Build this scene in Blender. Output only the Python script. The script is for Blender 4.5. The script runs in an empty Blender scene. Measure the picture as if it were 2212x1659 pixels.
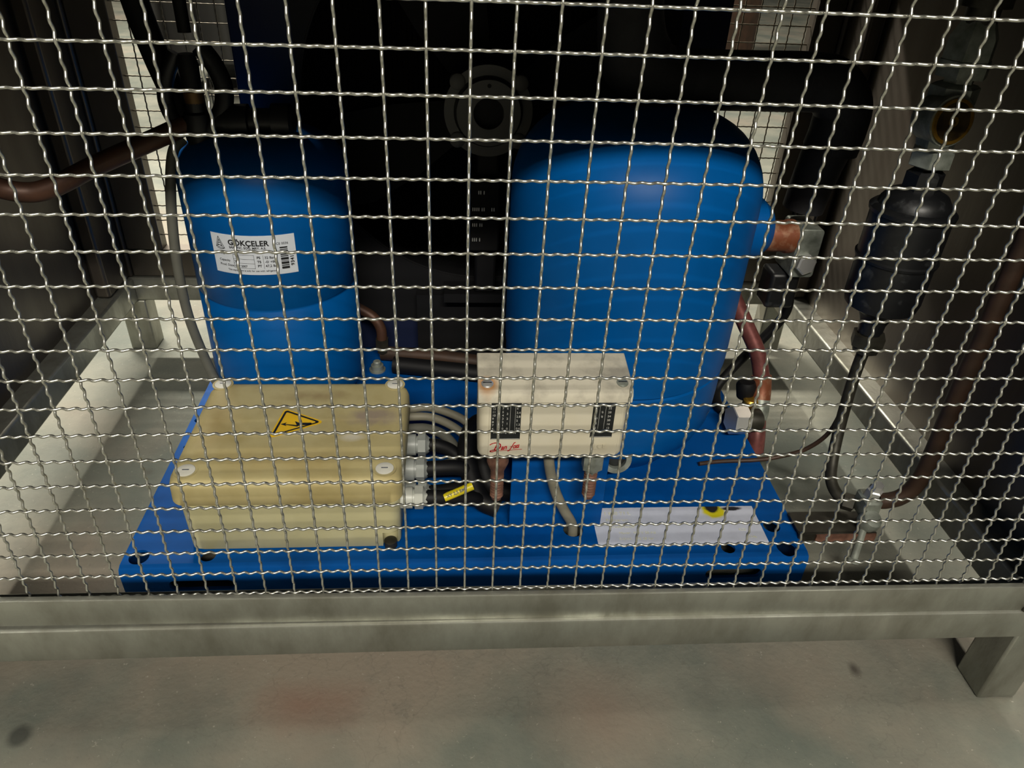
import bpy, bmesh, math, random
from mathutils import Vector, Matrix, noise as mnoise

random.seed(7)
SC = bpy.context.scene
COL = SC.collection
FZ = -0.15                                  # floor height (mesh bottom wire is z = 0)

# ------------------------------------------------------------------ camera
cam_d = bpy.data.cameras.new('camera')
cam = bpy.data.objects.new('camera', cam_d)
COL.objects.link(cam)
SC.camera = cam
cam_d.sensor_width = 36.0
cam_d.lens = 1598.26 / 2212 * 36.0
cam_d.clip_start = 0.01
cam_d.clip_end = 60
R = ((0.99693275, -0.06593808, 0.04215764),
     (-0.00146371, -0.55428093, -0.83232837),
     (0.07824931, 0.8297137, -0.55267732))
m3 = Matrix((R[0], [-v for v in R[1]], [-v for v in R[2]])).transposed()
cam.matrix_world = Matrix.Translation((-0.00767, -0.36429, 0.42052)) @ m3.to_4x4()

# ------------------------------------------------------------------ world, lamps, exposure
world = bpy.data.worlds.new('world')
SC.world = world
world.use_nodes = True
bg = world.node_tree.nodes['Background']
bg.inputs[0].default_value = (0.90, 0.86, 0.74, 1)
bg.inputs[1].default_value = 0.06


def lamp(name, loc, target, sx, sy, power, color, along=(1, 0, 0)):
    """a long fluorescent fixture: rectangular area light, long side along `along`"""
    ld = bpy.data.lights.new(name, 'AREA')
    ld.shape = 'RECTANGLE'
    ld.size = sx
    ld.size_y = sy
    ld.energy = power
    ld.color = color
    o = bpy.data.objects.new(name, ld)
    COL.objects.link(o)
    z = (Vector(loc) - Vector(target)).normalized()
    x = Vector(along)
    x = (x - z * x.dot(z)).normalized()
    y = z.cross(x)
    m = Matrix((x, y, z)).transposed().to_4x4()
    o.matrix_world = Matrix.Translation(loc) @ m
    return o


WARM = (1.0, 0.94, 0.82)
lamp('fluorescent_lamp_front', (0.15, -2.40, 2.36), (0.05, 0.2, 0.1), 1.7, 0.14, 132, WARM)
lamp('fluorescent_lamp_left', (-2.05, 0.4, 2.40), (-0.45, 0.4, -0.1), 1.2, 0.10, 52, WARM, (0, 1, 0))
lamp('fluorescent_lamp_right', (1.35, 0.5, 2.40), (0.5, 0.5, -0.1), 1.2, 0.10, 50, WARM, (0, 1, 0))
lamp('fluorescent_lamp_back', (-1.05, 2.45, 2.40), (-0.5, 0.9, -0.15), 2.0, 0.10, 310, WARM)

SC.view_settings.view_transform = 'Standard'
SC.view_settings.look = 'None'
SC.view_settings.gamma = 1
SC.view_settings.use_curve_mapping = False
SC.view_settings.exposure = 0.0

# ------------------------------------------------------------------ materials


def lin(r, g, b):
    def f(c):
        c /= 255.0
        return c / 12.92 if c <= 0.04045 else ((c + 0.055) / 1.055) ** 2.4
    return (f(r), f(g), f(b), 1.0)


def mat(name, col, metal=0.0, rough=0.5, col2=None, nscale=20, lo=0.4, hi=0.65, bump=0.0, bscale=200,
        stretch=None, rough2=None, spec=None, extra=None):
    m = bpy.data.materials.new(name)
    m.use_nodes = True
    nt = m.node_tree
    N, L = nt.nodes, nt.links
    b = N['Principled BSDF']
    b.inputs['Base Color'].default_value = col
    b.inputs['Metallic'].default_value = metal
    b.inputs['Roughness'].default_value = rough
    if spec is not None:
        b.inputs['Specular IOR Level'].default_value = spec
    tc = N.new('ShaderNodeTexCoord')
    mp = N.new('ShaderNodeMapping')
    L.new(tc.outputs['Object'], mp.inputs[0])
    if stretch:
        mp.inputs['Scale'].default_value = stretch
    out = None
    if col2 is not None:
        nz = N.new('ShaderNodeTexNoise')
        nz.inputs['Scale'].default_value = nscale
        nz.inputs['Detail'].default_value = 6
        nz.inputs['Roughness'].default_value = 0.6
        L.new(mp.outputs[0], nz.inputs['Vector'])
        mr = N.new('ShaderNodeMapRange')
        mr.inputs['From Min'].default_value = lo
        mr.inputs['From Max'].default_value = hi
        L.new(nz.outputs['Fac'], mr.inputs['Value'])
        mx = N.new('ShaderNodeMix')
        mx.data_type = 'RGBA'
        mx.inputs['A'].default_value = col
        mx.inputs['B'].default_value = col2
        L.new(mr.outputs[0], mx.inputs['Factor'])
        out = mx.outputs['Result']
        if rough2 is not None:
            m2 = N.new('ShaderNodeMapRange')
            m2.inputs['To Min'].default_value = rough
            m2.inputs['To Max'].default_value = rough2
            L.new(mr.outputs[0], m2.inputs['Value'])
            L.new(m2.outputs[0], b.inputs['Roughness'])
    if extra:
        out = extra(nt, tc.outputs['Object'], out, col)
    if out is not None:
        L.new(out, b.inputs['Base Color'])
    if bump:
        nb = N.new('ShaderNodeTexNoise')
        nb.inputs['Scale'].default_value = bscale
        nb.inputs['Detail'].default_value = 4
        L.new(mp.outputs[0], nb.inputs['Vector'])
        bp = N.new('ShaderNodeBump')
        bp.inputs['Strength'].default_value = bump
        bp.inputs['Distance'].default_value = 0.001
        L.new(nb.outputs['Fac'], bp.inputs['Height'])
        L.new(bp.outputs[0], b.inputs['Normal'])
    return m


def spot(center, r0, r1, col2, squash=(1, 1, 1), wob=0.35, nscale=60, strength=1.0):
    """a stain of its own shape: noisy blob around a point in object space"""
    def f(nt, vec, prev, col):
        N, L = nt.nodes, nt.links
        sub = N.new('ShaderNodeVectorMath')
        sub.operation = 'SUBTRACT'
        L.new(vec, sub.inputs[0])
        sub.inputs[1].default_value = center
        mul = N.new('ShaderNodeVectorMath')
        mul.operation = 'MULTIPLY'
        L.new(sub.outputs[0], mul.inputs[0])
        mul.inputs[1].default_value = squash
        ln = N.new('ShaderNodeVectorMath')
        ln.operation = 'LENGTH'
        L.new(mul.outputs[0], ln.inputs[0])
        nz = N.new('ShaderNodeTexNoise')
        nz.inputs['Scale'].default_value = nscale
        nz.inputs['Detail'].default_value = 5
        L.new(vec, nz.inputs['Vector'])
        ad = N.new('ShaderNodeMath')
        ad.operation = 'MULTIPLY_ADD'
        L.new(nz.outputs['Fac'], ad.inputs[0])
        ad.inputs[1].default_value = wob * r1 * 2
        L.new(ln.outputs['Value'], ad.inputs[2])
        mr = N.new('ShaderNodeMapRange')
        mr.inputs['From Min'].default_value = r0 + wob * r1
        mr.inputs['From Max'].default_value = r1 + wob * r1
        mr.inputs['To Min'].default_value = strength
        mr.inputs['To Max'].default_value = 0
        L.new(ad.outputs[0], mr.inputs['Value'])
        mx = N.new('ShaderNodeMix')
        mx.data_type = 'RGBA'
        if prev is None:
            mx.inputs['A'].default_value = col
        else:
            L.new(prev, mx.inputs['A'])
        mx.inputs['B'].default_value = col2
        L.new(mr.outputs[0], mx.inputs['Factor'])
        return mx.outputs['Result']
    return f


def spots(*fs):
    def g(nt, vec, prev, col):
        for f in fs:
            prev = f(nt, vec, prev, col)
        return prev
    return g


M = {}


def concrete(nt, vec, prev, col):
    """blotchy power-floated concrete: greenish grey and pinkish patches, fine speckle, hair cracks"""
    N, L = nt.nodes, nt.links

    def noise_(sc, det=6, ro=0.6):
        n = N.new('ShaderNodeTexNoise')
        n.inputs['Scale'].default_value = sc
        n.inputs['Detail'].default_value = det
        n.inputs['Roughness'].default_value = ro
        L.new(vec, n.inputs['Vector'])
        return n.outputs['Fac']

    def rng(src, a, b, c=0.0, d=1.0):
        n = N.new('ShaderNodeMapRange')
        for k, v in (('From Min', a), ('From Max', b), ('To Min', c), ('To Max', d)):
            n.inputs[k].default_value = v
        L.new(src, n.inputs['Value'])
        return n.outputs[0]

    def mix(fac, a, b, mode='MIX'):
        n = N.new('ShaderNodeMix')
        n.data_type = 'RGBA'
        n.blend_type = mode
        L.new(fac, n.inputs['Factor'])
        if isinstance(a, tuple):
            n.inputs['A'].default_value = a
        else:
            L.new(a, n.inputs['A'])
        n.inputs['B'].default_value = b
        return n.outputs['Result']
    c = mix(rng(noise_(5.5, 8, 0.62), 0.38, 0.62), lin(86, 91, 83), lin(116, 115, 103))
    c = mix(rng(noise_(3.1, 5, 0.6), 0.50, 0.66, 0, 0.6), c, lin(126, 112, 98))
    c = mix(rng(noise_(17, 8, 0.7), 0.52, 0.72, 0, 0.55), c, lin(92, 92, 84))
    c = mix(rng(noise_(160, 4, 0.7), 0.60, 0.75, 0, 0.5), c, lin(80, 78, 70))
    c = mix(rng(noise_(230, 3, 0.7), 0.66, 0.72, 0, 0.5), c, lin(158, 154, 142))
    w = N.new('ShaderNodeTexNoise')
    w.inputs['Scale'].default_value = 7
    w.inputs['Detail'].default_value = 6
    L.new(vec, w.inputs['Vector'])
    v = N.new('ShaderNodeTexVoronoi')
    v.feature = 'DISTANCE_TO_EDGE'
    v.inputs['Scale'].default_value = 3.2
    ad = N.new('ShaderNodeVectorMath')
    ad.operation = 'ADD'
    L.new(vec, ad.inputs[0])
    sc = N.new('ShaderNodeVectorMath')
    sc.operation = 'SCALE'
    sc.inputs['Scale'].default_value = 0.35
    L.new(w.outputs['Color'], sc.inputs[0])
    L.new(sc.outputs[0], ad.inputs[1])
    L.new(ad.outputs[0], v.inputs['Vector'])
    c = mix(rng(v.outputs['Distance'], 0.0, 0.004, 0.22, 0.0), c, lin(70, 68, 62))
    return spots(spot((-0.130, 0.010, FZ), 0.006, 0.050, lin(116, 88, 74), (0.9, 1.6, 1), 0.6, 26, 0.65),
                 spot((-0.350, -0.008, FZ), 0.006, 0.0120, lin(50, 52, 47), (1, 1, 1), 0.30, 60, 0.85),
                 spot((0.110, -0.010, FZ), 0.01, 0.07, lin(118, 98, 84), (1, 1.2, 1), 0.6, 24, 0.45),
                 spot((0.352, 0.027, FZ), 0.001, 0.007, lin(56, 50, 44), (1, 0.7, 1), 0.4, 90, 0.8),
                 spot((-0.357, 0.311, FZ), 0.002, 0.008, lin(70, 68, 60), (1, 1, 1), 0.4, 90, 0.6),
                 spot((-0.40, 0.10, FZ), 0.01, 0.06, lin(96, 92, 80), (1, 1, 1), 0.6, 30, 0.5))(nt, vec, c, col)


M['floor'] = mat('concrete_floor', lin(122, 120, 110), 0, 0.8, bump=0.5, bscale=220, extra=concrete)
M['steel'] = mat('brushed_stainless', lin(162, 163, 154), 0.8, 0.38, lin(126, 125, 114), 26, 0.38, 0.68, 0.2, 300,
                 stretch=(1, 1, 0.45), rough2=0.52)
M['sheet'] = mat('dark_stainless_sheet', lin(112, 106, 98), 0.85, 0.36, lin(82, 74, 66), 5, 0.4, 0.7, 0.1, 200,
                 stretch=(1, 1.2, 0.25), rough2=0.5)
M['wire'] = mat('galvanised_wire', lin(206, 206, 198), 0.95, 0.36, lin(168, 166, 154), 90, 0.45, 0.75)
M['wire_backlit'] = mat('backlit_dark_wire', lin(110, 102, 86), 0.7, 0.5)  # wire for the back panel, backlit darkness put into its colour
M['blue'] = mat('blue_enamel', lin(0, 86, 158), 0.0, 0.42, lin(0, 78, 144), 9, 0.4, 0.7, 0.05, 40, spec=0.14)
M['blue_pan'] = mat('blue_painted_steel', lin(0, 74, 146), 0.0, 0.5, lin(0, 60, 122), 14, 0.45, 0.75, 0.1, 60, spec=0.12,
                    extra=spots(spot((-0.01, 0.19, -0.103), 0.008, 0.035, lin(92, 100, 96), (1, 1, 1), 0.6, 60, 0.6),
                                spot((0.02, 0.155, -0.103), 0.004, 0.02, lin(112, 96, 40), (1, 1, 1), 0.6, 90, 0.6),
                                spot((0.325, 0.126, -0.103), 0.004, 0.022, lin(60, 92, 110), (1, 1, 1), 0.5, 80, 0.7)))
M['blue_dark'] = mat('navy_casing_paint', lin(2, 16, 50), 0.0, 0.6)
M['black'] = mat('black_plastic', lin(13, 13, 15), 0.0, 0.6, spec=0.3)
M['black_rubber'] = mat('black_foam_insulation', lin(34, 34, 38), 0.0, 0.75, lin(26, 26, 29), 40, 0.4, 0.6, 0.3, 300)
M['black_metal'] = mat('black_lacquered_steel', lin(21, 22, 24), 0.05, 0.42, lin(66, 68, 70), 60, 0.58, 0.8, 0.1, 150)
M['coil'] = mat('dark_condenser_fins', lin(9, 9, 10), 0.0, 0.8, spec=0.1)
M['grey_metal'] = mat('grey_cast_metal', lin(88, 88, 86), 0.3, 0.55)
M['fitting'] = mat('grey_zinc_fitting', lin(150, 155, 146), 0.4, 0.45, lin(96, 102, 92), 60, 0.4, 0.7, 0.2, 200)
M['dark_fitting'] = mat('tarnished_fitting', lin(62, 60, 52), 0.5, 0.5, lin(40, 38, 32), 60, 0.4, 0.7)
M['copper'] = mat('dull_copper', lin(86, 58, 44), 0.3, 0.5, lin(60, 42, 33), 40, 0.4, 0.7, 0.1, 100)
M['copper_bright'] = mat('bright_brazed_copper', lin(128, 72, 46), 0.35, 0.5, lin(160, 122, 96), 90, 0.5, 0.7)
M['copper_red'] = mat('reddish_copper', lin(134, 78, 74), 0.45, 0.4, lin(96, 56, 52), 60, 0.4, 0.7)
M['brown_pipe'] = mat('brown_coated_pipe', lin(70, 50, 38), 0.2, 0.55, lin(48, 38, 30), 30, 0.4, 0.7)
M['brass'] = mat('yellow_brass', lin(190, 150, 60), 0.8, 0.3, lin(150, 110, 40), 60, 0.4, 0.7)
M['aged_brass'] = mat('aged_brass', lin(104, 80, 46), 0.6, 0.45)
M['chrome'] = mat('bright_zinc_nut', lin(222, 222, 220), 0.7, 0.3)
M['rusty'] = mat('rusty_copper_stem', lin(128, 92, 76), 0.3, 0.65, lin(96, 66, 54), 120, 0.4, 0.7, 0.3, 300)
M['cream_lid'] = mat('yellowed_cream_plastic', lin(192, 179, 130), 0, 0.55, lin(168, 151, 98), 14, 0.42, 0.72, 0.08, 120,
                     extra=spots(spot((0.070, 0.014, 0.085), 0.006, 0.022, lin(150, 134, 126), (0.7, 1.1, 1), 0.6, 90, 0.75),
                                 spot((0.053, -0.020, 0.085), 0.003, 0.009, lin(214, 208, 190), (0.6, 1.2, 1), 0.4, 90, 0.8),
                                 spot((-0.080, 0.015, 0.085), 0.002, 0.045, lin(160, 138, 84), (2.2, 0.7, 1), 0.6, 40, 0.7),
                                 spot((0.010, 0.050, 0.085), 0.002, 0.030, lin(150, 128, 86), (0.6, 2.6, 1), 0.7, 60, 0.7),
                                 spot((0.0, -0.052, 0.085), 0.004, 0.045, lin(176, 154, 96), (0.5, 2.0, 1), 0.6, 50, 0.6)))
M['cream_box'] = mat('cream_plastic', lin(194, 188, 148), 0, 0.5, lin(184, 178, 136), 20, 0.4, 0.7, 0.04, 120)
M['ivory'] = mat('ivory_plastic', lin(206, 200, 180), 0, 0.45, lin(200, 192, 168), 30, 0.4, 0.75)
M['ivory_cover'] = mat('dusty_ivory_cover', lin(200, 194, 176), 0, 0.6, lin(150, 144, 130), 34, 0.48, 0.75, 0.05, 100,
                       extra=spots(spot((0.0075, 0.0085, 0.0015), 0.0052, 0.0105, lin(170, 112, 40), (1, 1.0, 0.5), 0.12, 150, 0.85),
                                   spot((0.118, 0.020, 0.0), 0.006, 0.024, lin(128, 124, 116), (1, 1, 0.3), 0.6, 150, 0.6)))
M['white'] = mat('white_plastic', lin(226, 224, 212), 0, 0.45)
M['grey_plastic'] = mat('grey_plastic', lin(150, 154, 150), 0, 0.4)
M['light_grey_plastic'] = mat('pale_grey_plastic', lin(186, 188, 180), 0, 0.4)
M['grey_cable'] = mat('grey_cable_sheath', lin(128, 124, 108), 0, 0.55)
M['hose_grey'] = mat('grey_hose', lin(96, 96, 88), 0, 0.5)
M['black_scale'] = mat('black_scale_plate', lin(34, 36, 36), 0, 0.35)
M['scale_print'] = mat('pale_scale_print', lin(190, 190, 184), 0, 0.5)
M['red_print'] = mat('red_print', lin(190, 20, 34), 0, 0.45)
M['yellow'] = mat('yellow_sticker', lin(236, 190, 20), 0, 0.4)
M['yellow_tag'] = mat('yellow_cable_tag', lin(214, 196, 30), 0, 0.4)
M['black_print'] = mat('black_print', lin(24, 26, 30), 0, 0.5)
M['grey_print'] = mat('grey_print', lin(92, 96, 104), 0, 0.5)
M['label'] = mat('silver_white_label', lin(206, 212, 222), 0.0, 0.4)
M['faded_print'] = mat('faded_yellow_print', lin(196, 196, 150), 0, 0.5, lin(205, 205, 200), 500, 0.4, 0.6)
M['plate'] = mat('faded_white_sticker', lin(196, 200, 214), 0, 0.45, lin(186, 190, 204), 60, 0.4, 0.7,
                 extra=spots(spot((0.128, 0.0475, 0), 0.010, 0.0135, lin(200, 190, 20), (1, 1, 1), 0.25, 120, 1),
                             spot((0.127, 0.0515, 0), 0.006, 0.0085, lin(16, 16, 14), (1, 1, 1), 0.25, 160, 1),
                             spot((0.148, 0.0500, 0), 0.0035, 0.0055, lin(16, 20, 30), (0.45, 1.5, 1), 0.3, 160, 1)))
M['glass_eye'] = mat('amber_sight_glass', lin(74, 62, 40), 0.2, 0.12, lin(48, 38, 24), 60, 0.4, 0.6)
M['dark_machine'] = mat('dark_machinery', lin(24, 23, 20), 0.1, 0.6, lin(40, 36, 32), 8, 0.5, 0.8)
M['hole'] = mat('deep_black', lin(6, 6, 7), 0, 0.8)

# ------------------------------------------------------------------ mesh helpers
ORI = {}


def finish(name, bm, m, parent=None, smooth=True, bevel=0.0, angle=35, seg=2):
    """link bm (world coordinates) as one mesh object, relative to its thing's origin"""
    me = bpy.data.meshes.new(name)
    bmesh.ops.recalc_face_normals(bm, faces=bm.faces[:])
    if parent is not None:
        org = ORI[parent.name]
    else:
        xs = [v.co.x for v in bm.verts]
        ys = [v.co.y for v in bm.verts]
        zs = [v.co.z for v in bm.verts]
        org = Vector(((min(xs) + max(xs)) / 2, (min(ys) + max(ys)) / 2, min(zs)))
    bmesh.ops.translate(bm, verts=bm.verts[:], vec=-org)
    bm.to_mesh(me)
    bm.free()
    me.materials.append(m)
    o = bpy.data.objects.new(name, me)
    COL.objects.link(o)
    ORI[o.name] = org
    if parent is not None:
        o.parent = parent
    else:
        o.location = org
    if smooth:
        me.shade_smooth()
        try:
            me.set_sharp_from_angle(angle=math.radians(angle))
        except Exception:
            pass
    if bevel:
        md = o.modifiers.new('bevel', 'BEVEL')
        md.width = bevel
        md.segments = seg
        md.limit_method = 'ANGLE'
        md.angle_limit = math.radians(40)
    return o


def thing(name, loc, label, cat, group=None):
    o = bpy.data.objects.new(name, None)
    o.empty_display_size = 0.02
    COL.objects.link(o)
    o.location = loc
    ORI[o.name] = Vector(loc)
    return tag(o, label, cat, group)


def tag(o, label, cat, group=None):
    o['label'] = label
    o['category'] = cat
    if group:
        o['group'] = group
    return o


def box(bm, x0, x1, y0, y1, z0, z1):
    vs = [bm.verts.new((x, y, z)) for z in (z0, z1) for y in (y0, y1) for x in (x0, x1)]
    for f in ((0, 2, 3, 1), (4, 5, 7, 6), (0, 1, 5, 4), (2, 6, 7, 3), (0, 4, 6, 2), (1, 3, 7, 5)):
        bm.faces.new([vs[i] for i in f])
    return bm


def B(*a):
    bm = bmesh.new()
    if a:
        box(bm, *a)
    return bm


def frame_of(d):
    d = Vector(d).normalized()
    u = Vector((0, 0, 1)) if abs(d.z) < 0.9 else Vector((1, 0, 0))
    x = u.cross(d).normalized()
    return x, d.cross(x), d


def lathe(bm, base, axis, prof, n=32, rot=0.0):
    """profile [(distance along axis, radius)]; n=6 gives hexagons"""
    x, y, d = frame_of(axis)
    base = Vector(base)
    rings = []
    for (h, r) in prof:
        c = base + d * h
        if r <= 1e-6:
            rings.append([bm.verts.new(c)])
        else:
            rings.append([bm.verts.new(c + (x * math.cos(rot + 2 * math.pi * i / n) + y * math.sin(rot + 2 * math.pi * i / n)) * r)
                          for i in range(n)])
    for a, b in zip(rings[:-1], rings[1:]):
        if len(a) == 1 and len(b) == 1:
            continue
        for i in range(n):
            j = (i + 1) % n
            if len(a) == 1:
                bm.faces.new((a[0], b[j], b[i]))
            elif len(b) == 1:
                bm.faces.new((a[i], a[j], b[0]))
            else:
                bm.faces.new((a[i], a[j], b[j], b[i]))
    if len(rings[0]) > 1:
        bm.faces.new(rings[0][::-1])
    if len(rings[-1]) > 1:
        bm.faces.new(rings[-1])
    return bm


def LA(base, axis, prof, n=32, rot=0.0):
    return lathe(bmesh.new(), base, axis, prof, n, rot)


def ring(bm, c, axis, r0, r1, h, n=40):
    """flat washer-like ring of thickness h"""
    x, y, d = frame_of(axis)
    c = Vector(c)
    R_ = []
    for (hh, r) in ((0, r0), (0, r1), (h, r1), (h, r0)):
        R_.append([bm.verts.new(c + d * hh + (x * math.cos(2 * math.pi * i / n) + y * math.sin(2 * math.pi * i / n)) * r) for i in range(n)])
    for k in range(4):
        a, b = R_[k], R_[(k + 1) % 4]
        for i in range(n):
            j = (i + 1) % n
            bm.faces.new((a[i], a[j], b[j], b[i]))
    return bm


def smooth_path(pts, sub=8):
    pts = [Vector(p) for p in pts]
    if len(pts) < 3:
        return pts
    P = [pts[0] * 2 - pts[1]] + pts + [pts[-1] * 2 - pts[-2]]
    out = []
    for i in range(1, len(P) - 2):
        a, b, c, d = P[i - 1:i + 3]
        for k in range(sub):
            t = k / sub
            out.append(0.5 * ((2 * b) + (c - a) * t + (2 * a - 5 * b + 4 * c - d) * t * t + (3 * b - a - 3 * c + d) * t ** 3))
    out.append(pts[-1])
    return out


def tube(bm, pts, r, n=12, sub=8, smooth=True, radii=None):
    P = smooth_path(pts, sub) if smooth else [Vector(p) for p in pts]
    T = []
    for i in range(len(P)):
        a = P[max(0, i - 1)]
        b = P[min(len(P) - 1, i + 1)]
        T.append((b - a).normalized())
    x, y, _ = frame_of(T[0])
    rings = []
    for i, (p, t) in enumerate(zip(P, T)):
        x = (x - t * x.dot(t)).normalized()
        y = t.cross(x)
        rr = r
        if radii:
            f = i / (len(P) - 1) * (len(radii) - 1)
            k = min(int(f), len(radii) - 2)
            rr = radii[k] + (radii[k + 1] - radii[k]) * (f - k)
        rings.append([bm.verts.new(p + (x * math.cos(2 * math.pi * i_ / n) + y * math.sin(2 * math.pi * i_ / n)) * rr) for i_ in range(n)])
    for a, b in zip(rings[:-1], rings[1:]):
        for i in range(n):
            j = (i + 1) % n
            bm.faces.new((a[i], a[j], b[j], b[i]))
    bm.faces.new(rings[0][::-1])
    bm.faces.new(rings[-1])
    return bm


def TU(pts, r, **k):
    return tube(bmesh.new(), pts, r, **k)


def rrect(x0, x1, y0, y1, r, n=6):
    pts = []
    for cx, cy, a0 in ((x1 - r, y1 - r, 0), (x0 + r, y1 - r, 90), (x0 + r, y0 + r, 180), (x1 - r, y0 + r, 270)):
        for k in range(n + 1):
            a = math.radians(a0 + 90 * k / n)
            pts.append((cx + r * math.cos(a), cy + r * math.sin(a)))
    return pts


def layers(bm, outline, lv, plane='xy'):
    """stack of a 2-D outline at heights with insets [(h, inset)], capped; plane 'xy' or 'xz' (then h is y)"""
    cx = sum(p[0] for p in outline) / len(outline)
    cy = sum(p[1] for p in outline) / len(outline)
    hx = max(abs(p[0] - cx) for p in outline)
    hy = max(abs(p[1] - cy) for p in outline)
    rings = []
    for h, ins in lv:
        rr = []
        for (a, b) in outline:
            a2 = cx + (a - cx) * (hx - ins) / hx
            b2 = cy + (b - cy) * (hy - ins) / hy
            rr.append(bm.verts.new((a2, b2, h) if plane == 'xy' else (a2, h, b2)))
        rings.append(rr)
    n = len(outline)
    for a, b in zip(rings[:-1], rings[1:]):
        for i in range(n):
            j = (i + 1) % n
            bm.faces.new((a[i], a[j], b[j], b[i]))
    bm.faces.new(rings[0][::-1])
    bm.faces.new(rings[-1])
    return bm


def text_bm(s, size, bold=0.0, shear=0.0, align='LEFT', depth=0.0001, space=1.0):
    cu = bpy.data.curves.new('t', 'FONT')
    cu.body = s
    cu.size = size
    cu.shear = shear
    cu.offset = bold
    cu.align_x = align
    cu.extrude = depth
    cu.space_character = space
    cu.resolution_u = 3
    o = bpy.data.objects.new('t', cu)
    me = bpy.data.meshes.new_from_object(o)
    bm = bmesh.new()
    bm.from_mesh(me)
    bpy.data.meshes.remove(me)
    bpy.data.objects.remove(o)
    bpy.data.curves.remove(cu)
    return bm


def merge(dst, src, fn):
    """append src to dst with vertex function fn(Vector)->Vector"""
    mp = {}
    for v in src.verts:
        mp[v.index] = dst.verts.new(fn(v.co))
    src.faces.ensure_lookup_table()
    for f in src.faces:
        try:
            dst.faces.new([mp[v.index] for v in f.verts])
        except ValueError:
            pass
    src.free()
    return dst


def rect2(bm, x0, x1, y0, y1, fn, h=0.0001, nx=1):
    """thin printed bar in label coordinates"""
    for k in range(nx):
        a = x0 + (x1 - x0) * k / nx
        b = x0 + (x1 - x0) * (k + 1) / nx
        t = bmesh.new()
        box(t, a, b, y0, y1, -h, h)
        t.verts.index_update()
        merge(bm, t, fn)
    return bm


def boolean_cut(bm, cutter):
    """bm minus cutter, both world space"""
    ma = bpy.data.meshes.new('a')
    mb = bpy.data.meshes.new('b')
    bmesh.ops.recalc_face_normals(bm, faces=bm.faces[:])
    bmesh.ops.recalc_face_normals(cutter, faces=cutter.faces[:])
    bm.to_mesh(ma)
    cutter.to_mesh(mb)
    bm.free()
    cutter.free()
    a = bpy.data.objects.new('a', ma)
    b = bpy.data.objects.new('b', mb)
    COL.objects.link(a)
    COL.objects.link(b)
    md = a.modifiers.new('x', 'BOOLEAN')
    md.object = b
    md.operation = 'DIFFERENCE'
    md.solver = 'EXACT'
    dg = bpy.context.evaluated_depsgraph_get()
    me = bpy.data.meshes.new_from_object(a.evaluated_get(dg))
    out = bmesh.new()
    out.from_mesh(me)
    for o in (a, b):
        bpy.data.objects.remove(o)
    for q in (ma, mb, me):
        bpy.data.meshes.remove(q)
    return out


# ------------------------------------------------------------------ the setting
fl = finish('floor', B(-7, 7, -6, 9, FZ - 0.1, FZ), M['floor'], smooth=False)
# keep object coordinates equal to world coordinates for the floor's stains
fl.data.transform(Matrix.Translation(fl.location))
fl.location = (0, 0, 0)
fl['kind'] = 'structure'

# ------------------------------------------------------------------ cage frame
ZT = 0.520                                   # underside of the roof sheet


def quad3(x, xs, vs):
    """parabola through three measured heights (the long rails bow slightly)"""
    (a, b, c), (p, q, r) = xs, vs
    x = max(-0.5, min(0.5, x))
    return (p * (x - b) * (x - c) / ((a - b) * (a - c)) + q * (x - a) * (x - c) / ((b - a) * (b - c)) + r * (x - a) * (x - b) / ((c - a) * (c - b)))


def bowed_bar(x0, x1, y0, y1, ztop, zbot, n=24, rad=0.002):
    bm = bmesh.new()
    sec = []
    for k in range(n + 1):
        x = x0 + (x1 - x0) * k / n
        zt, zb = ztop(x), zbot(x)
        sec.append([bm.verts.new((x, y, z)) for (y, z) in
                    ((y0, zb + rad), (y0, zt - rad), (y0 + rad * .3, zt - rad * .3), (y0 + rad, zt), (y1 - rad, zt), (y1, zt - rad), (y1, zb + rad), (y1 - rad, zb), (y0 + rad, zb), (y0 + rad * .3, zb + rad * .3))])
    m_ = len(sec[0])
    for a, b in zip(sec[:-1], sec[1:]):
        for i in range(m_):
            j = (i + 1) % m_
            bm.faces.new((a[i], b[i], b[j], a[j]))
    bm.faces.new(sec[0])
    bm.faces.new(sec[-1][::-1])
    return bm


cf = thing('cage_frame', (0.006, 0.3, FZ), 'welded stainless steel square-tube frame of the machine cage standing on the concrete floor', 'frame')
bt = lambda x: quad3(x, (-0.2612, 0.0326, 0.4283), (-0.0243, -0.0267, -0.0320))
bb = lambda x: quad3(x, (-0.2697, 0.0339, 0.4419), (-0.0567, -0.0585, -0.0621))
finish('bottom_rail', bowed_bar(-0.478, 0.4925, -0.0095, 0.027, bt, bb), M['steel'], cf, smooth=True, angle=25)
finish('bottom_rail', B(-0.478, -0.443, 0.027, 0.585, -0.072, -0.037), M['steel'], cf, bevel=0.003)
finish('bottom_rail', B(0.460, 0.495, 0.027, 0.585, -0.072, -0.037), M['steel'], cf, bevel=0.003)
finish('bottom_rail', B(-0.478, 0.495, 0.585, 0.62, -0.072, -0.037), M['steel'], cf, bevel=0.003)
for (x, y) in ((-0.478, -0.006), (0.4485, -0.006), (-0.470, 0.585), (0.455, 0.585)):
    top = -0.0605 if y < 0.1 else -0.072
    if x < 0 and y < 0.1:
        top = -0.055
    finish('leg', B(x, x + 0.035, y, y + 0.032, FZ, top), M['steel'], cf, bevel=0.002)
for (x, y) in ((-0.478, 0.585), (0.460, 0.585)):
    finish('corner_post', B(x, x + 0.035, y, y + 0.035, -0.037, ZT), M['sheet'], cf, bevel=0.003)
for (x0, x1) in ((-0.478, -0.462), (0.479, 0.495)):
    finish('corner_post', B(x0, x1, 0.000, 0.027, -0.031 if x0 > 0 else -0.0175, ZT), M['sheet'], cf, bevel=0.002)

# ------------------------------------------------------------------ crimped wire mesh
PITCH = 0.02
WR = 0.00083
AMP = 0.00075


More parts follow.
